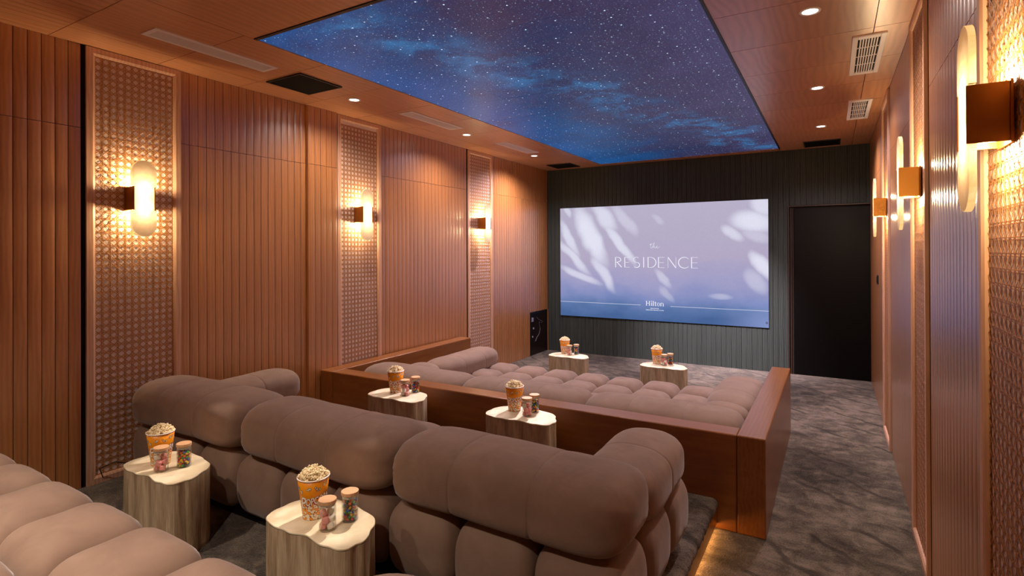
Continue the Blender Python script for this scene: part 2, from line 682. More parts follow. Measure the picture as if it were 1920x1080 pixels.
# front wall, black planks (door opening on the right)
DX0, DX1, DZ = -0.489, XR, 2.10
PF = 0.0637
me_f = plank_mesh('plank', PF - 0.003, ZC, M_black_plank, 0.0004)
me_fd = plank_mesh('plank', PF - 0.003, ZC - DZ - 0.035, M_black_plank, 0.0004)
n = int((XR - XL) / PF) + 1
for i in range(n):
    x = XL + (i + 0.5) * PF
    if x > XR:
        break
    if x > DX0 - 0.01:
        obj('plank', me_fd, wf, (x, YF + 0.012, DZ + 0.035), -pi / 2)
    else:
        obj('plank', me_f, wf, (x, YF + 0.012, 0), -pi / 2)

# door at the right end of the front wall
dr = empty('door_1', ((DX0 + DX1) / 2, YF, 0))
tag(dr, 'black door at the right end of the screen wall', 'door', **struct)
dl = lambda b: (b[0] - dr.location.x, b[1] - dr.location.x, b[2] - YF, b[3] - YF, b[4], b[5])
box('door_leaf', dl((DX0 + 0.07, XR - 0.002, YF - 0.004, YF + 0.011, 0.006, DZ - 0.012)), M_blackgloss, dr, 0.002)
M_jamb = simple('door_jamb', srgb(58, 42, 34), 0.35)
box('door_frame', dl((DX0, DX0 + 0.014, YF - 0.02, YF + 0.011, 0, DZ + 0.03)), M_jamb, dr, 0.002)
box('door_frame', dl((DX0 + 0.014, XR, YF - 0.02, YF + 0.011, DZ + 0.016, DZ + 0.03)), M_jamb, dr, 0.002)
box('door_stop', dl((DX0 + 0.030, DX0 + 0.040, YF - 0.012, YF + 0.011, 0, DZ)), M_jamb, dr, 0.001)
box('door_stop', dl((DX0 + 0.052, DX0 + 0.060, YF - 0.008, YF + 0.011, 0, DZ)), M_jamb, dr, 0.001)

# ------------------------------------------------------------------ ceiling boards
SX0, SX1, SY0, SY1 = -2.948, -0.574, 1.998, 7.475      # star panel
CT = 0.012


def cboard(x0, x1, y0, y1, name='ceiling_board'):
    g = 0.0022
    box(name, (x0 + g, x1 - g, y0 + g, y1 - g, ZC, ZC + CT), M_ceil, ceil)


ys = [1.34 + 0.5775 * i for i in range(12)]
ys = [y for y in ys if y < YF - 0.15] + [YF]
for a, b in zip(ys[:-1], ys[1:]):
    cboard(XL, -3.66, a, b)
    cboard(-3.66, SX0 - 0.002, a, b)
    cboard(SX1 + 0.002, 0.212, a, b)
    cboard(0.212, XR, a, b)
for x0, x1 in ((SX0 - 0.002, -1.76), (-1.76, SX1 + 0.002)):
    cboard(x0, x1, 1.34, SY0 - 0.024)
    cboard(x0, x1, SY1 + 0.004, YF)
n = 68
for i in range(n):
    p = (XR - XL) / n
    g = 0.0016
    x0 = XL + i * p
    box('ceiling_plank', (x0 + g, x0 + p - g, 0.2, 1.338, ZC, ZC + CT), M_ceil, ceil)
box('ceiling_board', (XL, XR, YB, 0.198, ZC, ZC + CT), M_ceil, ceil)

# ------------------------------------------------------------------ star ceiling (LED tiles)


def m_stars():
    t = NT('star_picture')
    geo = t.n('ShaderNodeNewGeometry')
    p = geo.outputs['Position']
    sep = t.n('ShaderNodeSeparateXYZ')
    t.l(p, sep.inputs[0])
    X, Y = sep.outputs[0], sep.outputs[1]
    n1 = t.noise(p, 1.3, 5, 0.6, 0.3)
    # base sky: bright blue left, then indigo; lighter right side paints in reflected screen light
    fx = t.math('MULTIPLY_ADD', t.math('SUBTRACT', n1, 0.5), 0.9, t.math('MULTIPLY_ADD', X, 1 / 2.4, 2.948 / 2.4))
    base = t.ramp(fx, [(0.0, (0.0, 0.075, 0.27, 1)), (0.25, (0.0, 0.055, 0.19, 1)), (0.5, (0.018, 0.028, 0.10, 1)), (0.75, (0.034, 0.026, 0.08, 1)), (1.0, (0.05, 0.04, 0.115, 1))])
    # milky way, a band from near left to far right
    dx = t.math('SUBTRACT', X, -2.22)
    dy = t.math('SUBTRACT', Y, 2.5)
    ang = math.atan2(0.95, 2.9)
    across = t.math('SUBTRACT', t.math('MULTIPLY', dx, cos(ang)), t.math('MULTIPLY', dy, sin(ang)))
    across = t.math('MULTIPLY_ADD', t.math('SUBTRACT', t.noise(p, 1.1, 2), 0.5), 0.7, across)
    band = t.sstep(t.math('ABSOLUTE', across), 0.42, 0.0)
    cl = t.sstep(t.noise(p, 3.2, 6, 0.68, 0.4), 0.42, 0.66)
    mw = t.math('MULTIPLY', band, cl)
    sky = t.mix(t.math('MULTIPLY', mw, 0.6), base, (0.02, 0.26, 0.62, 1))
    dust = t.math('MULTIPLY', t.sstep(t.noise(p, 2.1, 4, 0.6), 0.5, 0.75), 0.5)
    sky = t.mix(dust, sky, (0.01, 0.013, 0.05, 1))

    def stars(scale, r, thr, gain, col):
        vo = t.n('ShaderNodeTexVoronoi', feature='F1', voronoi_dimensions='2D')
        t.l(p, vo.inputs['Vector'])
        vo.inputs['Scale'].default_value = scale
        s2 = t.n('ShaderNodeSeparateColor')
        t.l(vo.outputs['Color'], s2.inputs[0])
        dot = t.sstep(vo.outputs['Distance'], r, r * 0.35)
        on = t.math('GREATER_THAN', s2.outputs[0], thr)
        amp = t.math('MULTIPLY', t.math('MULTIPLY', dot, on), t.math('MULTIPLY_ADD', s2.outputs[1], gain, gain * 0.3))
        c = t.mix(s2.outputs[2], col, (0.8, 0.9, 1, 1))
        return t.mix(1.0, c, amp, 'MULTIPLY'), amp

    cur = sky
    for scale, r, thr, gain, col in ((10, 0.07, 0.55, 1.3, (0.6, 0.85, 1, 1)), (24, 0.11, 0.45, 0.6, (0.12, 0.5, 0.85, 1)), (55, 0.16, 0.45, 0.38, (0.08, 0.35, 0.8, 1)), (120, 0.2, 0.55, 0.22, (0.1, 0.3, 0.7, 1))):
        s, a = stars(scale, r, thr, gain, col)
        add = t.n('ShaderNodeMix', data_type='RGBA', blend_type='ADD')
        add.inputs[0].default_value = 1.0
        t.l(cur, add.inputs[6])
        t.l(s, add.inputs[7])
        cur = add.outputs[2]
    bs = t.pbsdf((0.02, 0.02, 0.03, 1), 0.44, **{'Specular IOR Level': 0.5, 'IOR': 1.3})
    t.l(cur, bs.inputs['Emission Color'])
    bs.inputs['Emission Strength'].default_value = STAR_GAIN
    return t.m


M_star = m_stars()
sp = empty('star_ceiling_display', ((SX0 + SX1) / 2, (SY0 + SY1) / 2, ZC))
tag(sp, 'large rectangular ceiling display showing a blue starry night sky', 'display')
cx, cy = sp.location.x, sp.location.y
nx, ny = 4, 9
random.seed(4)
for i in range(nx):
    for j in range(ny):
        tw, tl = (SX1 - SX0) / nx, (SY1 - SY0) / ny
        g = G()
        g.box(-tw / 2 + 0.0004, tw / 2 - 0.0004, -tl / 2 + 0.0004, tl / 2 - 0.0004, 0, 0.008)
        o = g.build('display_tile', M_star, sp, (SX0 + (i + 0.5) * tw - cx, SY0 + (j + 0.5) * tl - cy, 0.003))
        o.rotation_euler = (random.uniform(-1, 1) * 0.0016, random.uniform(-1, 1) * 0.0016, 0)
g = G()
e = 0.022
g.box(SX0 - cx, SX1 + e - cx, SY0 - e - cy, SY0 - cy, -0.004, 0.012)
g.box(SX1 - cx, SX1 + e * 0.8 - cx, SY0 - cy, SY1 - cy, -0.004, 0.012)
g.build('black_edge_trim', M_black, sp)

# ------------------------------------------------------------------ projection screen


def m_screen(x0, x1, z0, z1):
    t = NT('screen_picture')
    geo = t.n('ShaderNodeNewGeometry')
    p = geo.outputs['Position']
    sep = t.n('ShaderNodeSeparateXYZ')
    t.l(p, sep.inputs[0])
    U = t.math('MULTIPLY_ADD', sep.outputs[0], 1 / (x1 - x0), -x0 / (x1 - x0))
    V = t.math('MULTIPLY_ADD', sep.outputs[2], 1 / (z1 - z0), -z0 / (z1 - z0))
    n1 = t.noise(t.mapping(p, scale=(1, 1, 1.6)), 1.6, 3, 0.5)
    vv = t.math('MULTIPLY_ADD', t.math('SUBTRACT', n1, 0.5), 0.30, V)
    base = t.ramp(vv, [(0.0, srgb(72, 100, 150)), (0.10, srgb(92, 118, 168)), (0.2, srgb(128, 140, 190)), (0.33, srgb(160, 158, 198)),
                       (0.5, srgb(178, 168, 196)), (1.0, srgb(184, 176, 200))])
    corner = t.math('MULTIPLY', t.sstep(U, 0.75, 1.05), t.sstep(V, 0.3, 0.0))
    base = t.mix(t.math('MULTIPLY', corner, 0.7), base, srgb(150, 165, 215))
    leaf = [((0.098, 0.99), (0.235, 0.49), 0.07, 1.0), ((0.183, 0.541), (0.288, 0.264), 0.04, 0.75), ((0.25, 0.84), (0.401, 0.50), 0.032, 0.85),
            ((0.296, 0.987), (0.402, 0.761), 0.04, 0.45), ((0.003, 0.86), (0.097, 0.579), 0.034, 0.8), ((0.002, 0.677), (0.149, 0.408), 0.032, 0.8),
            ((0.007, 0.45), (0.205, 0.31), 0.026, 0.7), ((0.033, 1.0), (0.051, 0.938), 0.02, 0.6), ((0.86, 0.86), (1.02, 0.80), 0.065, 0.95),
            ((0.826, 0.78), (0.887, 0.70), 0.035, 0.7), ((0.913, 0.743), (0.997, 0.69), 0.04, 0.4), ((0.938, 0.57), (1.02, 0.39), 0.042, 0.95),
            ((0.92, 0.431), (0.979, 0.287), 0.05, 0.4), ((0.513, 0.419), (0.563, 0.315), 0.03, 0.5), ((0.533, 0.278), (0.572, 0.192), 0.024, 0.3),
            ((0.761, 0.231), (0.833, 0.228), 0.02, 0.35), ((0.947, 1.0), (1.01, 0.901), 0.06, 0.8), ((0.505, 0.891), (0.535, 0.844), 0.022, 0.3),
            ((0.20, 1.0), (0.29, 0.80), 0.055, 0.8)]
    asp = (z1 - z0) / (x1 - x0)
    wob = t.math('MULTIPLY', t.math('SUBTRACT', t.noise(p, 3.5, 2), 0.5), 0.05)
    acc = None
    for (ua, va), (ub, vb), wd, amp in leaf:
        cu, cv = (ua + ub) / 2, (va + vb) / 2
        du, dv = ub - ua, (vb - va) * asp
        Lh = sqrt(du * du + dv * dv) / 2 + 0.015
        a = math.atan2(dv, du)
        X = t.math('ADD', t.math('SUBTRACT', U, cu), wob)
        Yv = t.math('MULTIPLY', t.math('SUBTRACT', V, cv), asp)
        xa = t.math('MULTIPLY_ADD', X, cos(a) / Lh, t.math('MULTIPLY', Yv, sin(a) / Lh))
        ya = t.math('MULTIPLY_ADD', X, -sin(a) / (wd * 0.72), t.math('MULTIPLY', Yv, cos(a) / (wd * 0.72)))
        d2 = t.math('MULTIPLY_ADD', xa, xa, t.math('MULTIPLY', ya, ya))
        s = t.math('MULTIPLY', t.sstep(d2, 1.5, 0.05), amp)
        acc = s if acc is None else t.math('MAXIMUM', acc, s)
    col = t.mix(acc, base, srgb(226, 226, 243))
    gr = t.math('MULTIPLY_ADD', t.noise(p, 70, 3, 0.6), 0.18, 0.91)
    col = t.mix(1.0, col, gr, 'MULTIPLY')
    e = t.n('ShaderNodeEmission')
    t.l(col, e.inputs[0])
    e.inputs[1].default_value = SCREEN_GAIN
    t.l(e.outputs[0], t.out.inputs[0])
    return t.m


PX0, PX1, PZ0, PZ1 = -3.682, -0.714, 0.566, 2.229
scr = empty('projection_screen', ((PX0 + PX1) / 2, YF, PZ0))
tag(scr, 'large lit screen with pale leaf shadows and white title lettering', 'screen')
scx, sw, sh = scr.location.x, PX1 - PX0, PZ1 - PZ0
ys_ = -0.022
g = G()
g.box(-sw / 2, sw / 2, ys_, ys_ + 0.004, 0, sh)
g.build('picture', m_screen(PX0, PX1, PZ0, PZ1), scr)
g = G()
g.box(-sw / 2 - 0.004, sw / 2 + 0.004, ys_ + 0.0045, 0, -0.004, sh + 0.004)
g.build('screen_frame', M_black, scr)
M_txt = m_emit('lettering_light', srgb(238, 238, 250), 1.0 * SCREEN_GAIN)


def uvp(u, v):
    return (-sw / 2 + u * sw, v * sh)


class Strokes:
    """flat lettering on the screen, made of strokes"""

    def __init__(self):
        self.g = G()

    def line(self, pts, w):
        for (a, b) in zip(pts[:-1], pts[1:]):
            dx, dz = b[0] - a[0], b[1] - a[1]
            L = max(1e-6, sqrt(dx * dx + dz * dz))
            nx_, nz_ = -dz / L * w / 2, dx / L * w / 2
            y = ys_ - 0.0006
            q = [(a[0] + nx_, y, a[1] + nz_), (a[0] - nx_, y, a[1] - nz_), (b[0] - nx_, y, b[1] - nz_), (b[0] + nx_, y, b[1] + nz_)]
            self.g.add(q, [(0, 1, 2, 3)])

    def arc(self, c, rx, rz, a0, a1, w, n=18, w1=None):
        pts = [(c[0] + rx * cos(radians(a0 + (a1 - a0) * i / n)), c[1] + rz * sin(radians(a0 + (a1 - a0) * i / n))) for i in range(n + 1)]
        if w1 is None:
            self.line(pts, w)
        else:
            for i in range(n):
                k = abs(sin(pi * (i + 0.5) / n))
                self.line(pts[i:i + 2], w + (w1 - w) * k)


S = Strokes()
zb, zt = uvp(0, 0.456)[1], uvp(0, 0.546)[1]
hh = zt - zb
U = lambda u: uvp(u, 0)[0]
T1, T2 = 0.0045, 0.0125
zm = zb + hh * 0.5
# R
S.line([(U(.3045), zb), (U(.3045), zt)], T2)
S.arc((U(.306), zt - hh * .25), U(.332) - U(.306), hh * .25, 90, -90, T1, 18, T2)
S.line([(U(.312), zm), (U(.336), zb)], T2)
# E
for a, b in ((.352, .377), (.5195, .548), (.674, .703)):
    S.line([(U(a), zb), (U(a), zt)], T2)
    for z in (zb + .002, zm, zt - .002):
        S.line([(U(a), z), (U(b) - (0.008 if z == zm else 0), z)], T1)
# S
rs = hh * .25
S.arc((U(.411), zt - rs), 0.042, rs, 35, 270, T1, 20, T1 * 1.7)
S.arc((U(.411), zb + rs), 0.048, rs, 90, -145, T1, 20, T2)
# I
S.line([(U(.447), zb), (U(.447), zt)], T2)
# D
S.line([(U(.469), zb), (U(.469), zt)], T2)
S.line([(U(.469), zt - .002), (U(.48), zt - .002)], T1)
S.line([(U(.469), zb + .002), (U(.48), zb + .002)], T1)
S.arc((U(.48), zm), U(.507) - U(.48), hh / 2 - .002, 90, -90, T1, 24, T2)
# N
S.line([(U(.565), zb), (U(.565), zt)], T1)
S.line([(U(.565), zt), (U(.602), zb)], T2)
S.line([(U(.602), zb), (U(.602), zt)], T1)
# C
S.arc((U(.641), zm), U(.641) - U(.614), hh / 2, 42, 318, T1, 30, T2)
# the (script)
tz0, tz1 = uvp(0, .624)[1], uvp(0, .664)[1]
h3 = tz1 - tz0


def sc_pts(seq, u0, u1):
    return [(U(u0 + (u1 - u0) * x), tz0 + h3 * z) for x, z in seq]


S.line(sc_pts([(.05, .62), (.12, .75), (.16, 1.0), (.13, .5), (.10, .1), (.14, -.02), (.2, .05), (.26, .2)], .476, .526), .0035)
S.line(sc_pts([(0, .78), (.15, .82), (.34, .86)], .476, .526), .0035)
S.line(sc_pts([(.26, .2), (.42, .7), (.5, 1.1), (.46, 1.18), (.42, .9), (.36, .3), (.34, 0), (.42, .35), (.5, .45), (.52, .3), (.5, .08), (.56, 0), (.64, .15)], .476, .526), .0035)
S.line(sc_pts([(.64, .15), (.74, .22), (.78, .38), (.72, .45), (.66, .25), (.68, .05), (.78, 0), (.9, .12), (1, .3)], .476, .526), .0035)
# Hilton with slab serifs
hz0, hz1 = uvp(0, .129)[1], uvp(0, .169)[1]
hx = hz1 - hz0
xs0 = U(.455)
k = (U(.543) - xs0)


def hs(x, z0, z1, w=.011):
    S.line([(xs0 + k * x, z0), (xs0 + k * x, z1)], w)


def serif(x, z, wd=.022):
    S.line([(xs0 + k * x - wd / 2, z), (xs0 + k * x + wd / 2, z)], .004)


for x in (.06, .22):
    hs(x, hz0, hz1)
    serif(x, hz0 + .002)
    serif(x, hz1 - .002)
S.line([(xs0 + k * .06, hz0 + hx * .52), (xs0 + k * .22, hz0 + hx * .52)], .006)
hs(.34, hz0, hz0 + hx * .68); serif(.34, hz0 + .002); hs(.34, hz0 + hx * .84, hz1 + .002, .012)
hs(.44, hz0, hz1 + .004); serif(.44, hz0 + .002)
hs(.55, hz0, hz0 + hx * .9, .010); S.line([(xs0 + k * .5, hz0 + hx * .66), (xs0 + k * .62, hz0 + hx * .66)], .005); S.line([(xs0 + k * .55, hz0 + .003), (xs0 + k * .61, hz0 + .004)], .006)
S.arc((xs0 + k * .72, hz0 + hx * .34), k * .065, hx * .34, 0, 360, .005, 20)
S.arc((xs0 + k * .72, hz0 + hx * .34), k * .055, hx * .3, 150, 210, .008, 6)
S.arc((xs0 + k * .72, hz0 + hx * .34), k * .055, hx * .3, -30, 30, .008, 6)
hs(.85, hz0, hz0 + hx * .68); serif(.85, hz0 + .002, .02)
hs(.98, hz0, hz0 + hx * .5); serif(.98, hz0 + .002, .02)
S.arc((xs0 + k * .915, hz0 + hx * .46), k * .065, hx * .22, 180, 0, .006, 10)
# rules
zl = uvp(0, .1305)[1]
S.line([(U(0), zl), (U(.431), zl)], .004)
S.line([(U(.575), zl), (U(1), zl)], .004)
S.g.build('title_lettering', M_txt, scr)['kind'] = 'stuff'


def text_mesh(s, size, mat, name, align='CENTER', extra=0.0, sx=1.0, bold=0.0):
    cu = bpy.data.curves.new(name, 'FONT')
    cu.body = s
    cu.size = size
    cu.align_x = align
    cu.space_character = 1.0 + extra
    cu.offset = bold
    cu.resolution_u = 3
    to = bpy.data.objects.new(name, cu)
    COL.objects.link(to)
    dg = bpy.context.evaluated_depsgraph_get()
    me = bpy.data.meshes.new_from_object(to.evaluated_get(dg))
    bpy.data.objects.remove(to)
    bpy.data.curves.remove(cu)
    for v in me.vertices:
        v.co.x *= sx
    me.materials.clear()
    me.materials.append(mat)
    return me


for s, vv_, size, wtarget in (('MALDIVES', .1035, .016, U(.52) - U(.48)), ('AMINGIRI RESORT & SPA', .0885, .016, U(.545) - U(.456))):
    me = text_mesh(s, size, M_txt, 'resort_lettering', bold=0.0004)
    xs = [v.co.x for v in me.vertices]
    f = wtarget / (max(xs) - min(xs))
    mid = (max(xs) + min(xs)) / 2
    for v in me.vertices:
        v.co = Vector(((v.co.x - mid) * f + U(.5), ys_ - 0.0006, v.co.y + uvp(0, vv_)[1]))
    obj('resort_lettering', me, scr)
# close badge in the corner of the picture
S = Strokes()
bx, bz = U(.992), uvp(0, .0385)[1]
S.arc((bx, bz), .013, .013, 0, 360, .005, 16)
S.line([(bx - .007, bz + .006), (bx, bz - .002), (bx + .007, bz + .006)], .004)
S.line([(bx - .006, bz - .006), (bx + .006, bz - .006)], .003)
S.g.build('corner_badge', simple('badge_grey', srgb(30, 30, 40), 0.5), scr)

# ------------------------------------------------------------------ cane panels


def make_cane(wid, z0, z1):
    """woven cane sheet facing +X: paired uprights, paired cross strands, diagonals both ways"""
    P = 0.0418
    sw_ = 0.0039
    g = G()
    nc = int(round(wid / P))
    P = wid / nc
    nr = int((z1 - z0) / P)
    top = z0 + nr * P

    def ribbon(pts, w, nrm_off):
        v, f = [], []
        n_ = len(pts)
        for i, (y, z, x) in enumerate(pts):
            a, b = pts[max(i - 1, 0)], pts[min(i + 1, n_ - 1)]
            dy, dz = b[0] - a[0], b[1] - a[1]
            L = max(1e-9, sqrt(dy * dy + dz * dz))
            ny_, nz_ = -dz / L * w / 2, dy / L * w / 2
            for s, dxx in ((-1, 0.0), (0, 0.0008), (1, 0.0)):
                v.append((x + nrm_off + dxx, y + s * ny_, z + s * nz_))
        for i in range(n_ - 1):
            b = i * 3
            f.append((b, b + 1, b + 4, b + 3))
            f.append((b + 1, b + 2, b + 5, b + 4))
        g.add(v, f)

    wav = 0.0009
    for c in range(nc + 1):
        for s in (-1, 1):
            y = c * P + s * 0.085 * P - wid / 2
            if abs(y) > wid / 2 + 0.004:
                continue
            ribbon([(y, z0 + i * P / 2, (wav if (i + c + (s > 0)) % 2 else -wav)) for i in range(2 * nr + 1)], sw_, 0.0)
    for r_ in range(nr + 1):
        for s in (-1, 1):
            z = z0 + r_ * P + s * 0.085 * P
            ribbon([(-wid / 2 + i * P / 2, z, (wav if (i + r_ + (s > 0)) % 2 else -wav)) for i in range(2 * nc + 1)], sw_, 0.0006)
    for d in (-1, 1):
        k0 = -nr if d > 0 else 0
        for k_ in range(k0 - 1, nc + nr + 1):
            # y = P*(k+.5) + d*(z-z0)
            pts = []
            for i in range(0, 2 * nr + 1):
                zz_ = z0 + i * P / 2
                y = P * (k_ + 0.5) + d * (zz_ - z0) - wid / 2
                if -wid / 2 - 1e-6 <= y <= wid / 2 + 1e-6:
                    pts.append((y, zz_, 0.0022 + (0.0010 if (i + (d > 0)) % 2 else -0.0010)))
            if len(pts) > 1:
                ribbon(pts, sw_ * 1.05, 0.0)
    me = g.mesh('cane_weave', M_cane, smooth=True)
    return me


FRW = 0.046
ZB_L = 0.0


def frame_piece(a, b, c, d, depth=0.016, lip=0.006):
    """mitred frame bar: outer edge a-b, inner edge c-d in (y,z); facing +X, inner side chamfered"""
    g = G()
    v = [(0, *a), (0, *b), (0, *c), (0, *d), (depth, *a), (depth, *b), (depth - lip, *c), (depth - lip, *d)]
    ia = [(a[i] * 0.28 + d[i] * 0.72) for i in (0, 1)]
    ib = [(b[i] * 0.28 + c[i] * 0.72) for i in (0, 1)]
    v += [(depth, *ia), (depth, *ib)]
    f = [(4, 5, 9, 8), (8, 9, 6, 7), (0, 4, 5, 1), (3, 2, 6, 7), (0, 3, 7, 8, 4), (1, 5, 9, 6, 2), (0, 1, 2, 3)]
    g.add(v, f)
    return g


cane_cache = {}


def cane_panel(x, face, y0, y1, z0, label, zf):
    W, Hh = y1 - y0, ZC - 0.004 - z0
    root = empty('cane_wall_panel', (x, (y0 + y1) / 2, z0), 0 if face > 0 else pi)
    tag(root, label, 'wall panel', 'cane wall panels')
    key = (round(W, 3), round(Hh, 3))
    if key not in cane_cache:
        cane_cache[key] = [make_cane(W - 2 * FRW, FRW, Hh - FRW)]
        w2, i2 = W / 2, W / 2 - FRW
        cane_cache[key].append([
            frame_piece((-w2, 0), (-w2, Hh), (-i2, Hh - FRW), (-i2, FRW)).mesh('frame_stile', M_pine),
            frame_piece((w2, 0), (w2, Hh), (i2, Hh - FRW), (i2, FRW)).mesh('frame_stile', M_pine),
            frame_piece((-w2, Hh), (w2, Hh), (i2, Hh - FRW), (-i2, Hh - FRW)).mesh('frame_rail', M_pine),
            frame_piece((-w2, 0), (w2, 0), (i2, FRW), (-i2, FRW)).mesh('frame_rail', M_pine)])
        g = G()
        g.box(-0.006, -0.0035, -i2 - 0.01, i2 + 0.01, 0.01, Hh - 0.01)
        cane_cache[key].append(g.mesh('backing_board', M_whitewall))
    cw, fr, bk = cane_cache[key]
    o = obj('cane_weave', cw, root, (-0.002, 0, 0))
    o['kind'] = 'stuff'
    for me in fr:
        o = obj(me.name.split('.')[0], me, root, (-0.001, 0, 0))
        # frames are modelled with either winding; make both sides sound
    obj('backing_board', bk, root)
    return root


cane_panel(XL, 1, *LP[0], 0.17, 'left wall cane panel nearest the foreground, beside the second sofa row', 0.17)
cane_panel(XL, 1, *LP[1], 0.0, 'left wall cane panel rising behind the wooden surround corner, middle of the three', 0)
cane_panel(XL, 1, *LP[2], 0.0, 'left wall cane panel closest to the black screen wall', 0)
cane_panel(XR, -1, *RP[0], 0.0, 'right wall cane panel at the right edge of the photo, with the largest sconce', 0)
cane_panel(XR, -1, *RP[1], 0.0, 'right wall cane panel, middle of the three along the aisle', 0)
cane_panel(XR, -1, *RP[2], 0.0, 'right wall cane panel nearest the black door', 0)

# ------------------------------------------------------------------ sconces


def make_sconce():
    """faces +X, origin on the wall at the fitting's centre"""
    r = empty('wall_sconce')
    g = G()
    g.box(0.008, 0.016, -0.066, 0.066, -0.078, 0.078)
    bevel(g.build('back_plate', M_brass, r), 0.0015)
    for s in (-1, 1):
        g = G()
        g.box(0.016, 0.122, s * 0.0585, s * 0.0625, -0.074, 0.074)
        bevel(g.build('side_plate', M_brass, r), 0.001)
    # alabaster slab with notched waist
    hw, hh_, R_ = 0.0725, 0.2425, 0.0725
    out = []
    for i in range(17):
        a = pi * i / 16
        out.append((R_ * cos(a), hh_ - R_ + R_ * sin(a)))
    out += [(-hw, 0.076), (-0.0575, 0.076), (-0.0575, -0.076), (-hw, -0.076)]
    for i in range(17):
        a = pi + pi * i / 16
        out.append((R_ * cos(a), -hh_ + R_ + R_ * sin(a)))
    out += [(hw, -0.076), (0.0575, -0.076), (0.0575, 0.076), (hw, 0.076)]
    n_ = len(out)
    v = [(0.098, y, z) for y, z in out] + [(0.118, y, z) for y, z in out]
    f = [tuple(range(n_, 2 * n_))] + [(i, (i + 1) % n_, n_ + (i + 1) % n_, n_ + i) for i in range(n_)]
    bevel(obj('alabaster_slab', mesh('alabaster_slab', v, f, M_alab), r), 0.002)
    for s in (-1, 1):
        g = G()
        g.lathe([(0.001, -0.018), (0.010, -0.014), (0.013, 0), (0.010, 0.014), (0.001, 0.018)], 16)
        b = g.build('bulb', M_bulb, r, (0.055, 0, s * 0.048), smooth=True)
        b.visible_shadow = True
    g = G()
    g.box(0.016, 0.098, -0.01, 0.01, -0.012, 0.012)
    g.build('lamp_holder', M_brass, r)
    for s in (-1, 1):
        light('sconce_inner_light', 'POINT', (0.082, 0, s * 0.030), SCONCE_W * 0.25, WARM, r, shadow_soft_size=0.006)
        light('sconce_light', 'POINT', (0.055, 0, s * 0.078), SCONCE_W, WARM, r, shadow_soft_size=0.014)
    return r


sc0 = make_sconce()
SL = [(XL, 1, 1.79, 1.0, 'wall sconce with alabaster slab on the left cane panel nearest the foreground'),
      (XL, 1, 3.70, 1.0, 'wall sconce with alabaster slab on the middle left cane panel'),
      (XL, 1, 5.76, 1.0, 'wall sconce with alabaster slab on the left cane panel nearest the screen'),
      (XR, -1, 1.812, 0.80, 'large near brass sconce at the upper right edge of the photo'),
      (XR, -1, 3.422, 0.80, 'brass sconce on the middle right cane panel, seen edge on'),
      (XR, -1, 5.37, 0.80, 'smallest brass sconce on the right wall, nearest the black door')]
for i, (x, face, y, s, lab) in enumerate(SL):
    o = sc0 if i == 0 else copy_tree(sc0)
    o.location = (x, y, 1.925)
    o.rotation_euler = (0, 0, 0 if face > 0 else pi)
    o.scale = (s, 1, 1)
    tag(o, lab, 'sconce', 'alabaster and brass wall sconces')

# ------------------------------------------------------------------ ceiling fittings
dn = empty('downlight')
g = G()
g.lathe([(0.036, 0.001), (0.040, -0.004), (0.050, -0.004), (0.053, 0.001)], 32)
g.build('trim_ring', M_white, dn, smooth=True)
g = G()
g.lathe([(0.0005, -0.0015), (0.039, -0.0005)], 32)
g.build('lamp_lens', M_lamp, dn)
l_ = light('downlight_beam', 'SPOT', (0, 0, -0.012), DOWN_W, NEUTRAL, dn, spot_size=radians(150), spot_blend=1.0, shadow_soft_size=0.035)
DLS = [(-3.43, 3.197, 'left, above the wall step and second sofa row'), (-3.43, 4.79, 'left, between the two narrow air vents'), (-3.43, 6.325, 'left, nearest the screen'),
       (-0.095, 3.23, 'right, biggest in view near the top edge'), (-0.095, 4.80, 'right, beside the larger slatted vent'), (-0.095, 6.33, 'right, nearest the screen wall')]
for i, (x, y, lab) in enumerate(DLS):
    o = dn if i == 0 else copy_tree(dn)
    o.location = (x, y, ZC)
    for c in o.children:
        if c.type == 'LIGHT':
            c.data = c.data.copy()
            c.data.energy = DOWN_W * (0.9, 1.4, 2.9)[i % 3]
            c.data.color = (NEUTRAL, COOL, COOL)[i % 3]
    tag(o, 'round lit ceiling downlight on the ' + lab, 'downlight', 'recessed ceiling downlights')
# lamps over the rear seats, behind the camera's view
for q, x in enumerate((-2.7, -1.3)):
    o = copy_tree(dn)
    o.location = (x, -0.15, ZC)
    for c in o.children:
        if c.type == 'LIGHT':
            c.data = c.data.copy()
            c.data.spot_size = radians(104)
            c.data.spot_blend = 1.0
            c.data.energy = REAR_W
            c.data.color = WARMISH
    tag(o, ('left' if q == 0 else 'right') + ' ceiling downlight over the rear sofa row, behind the viewpoint', 'downlight', 'downlights over the rear sofa')

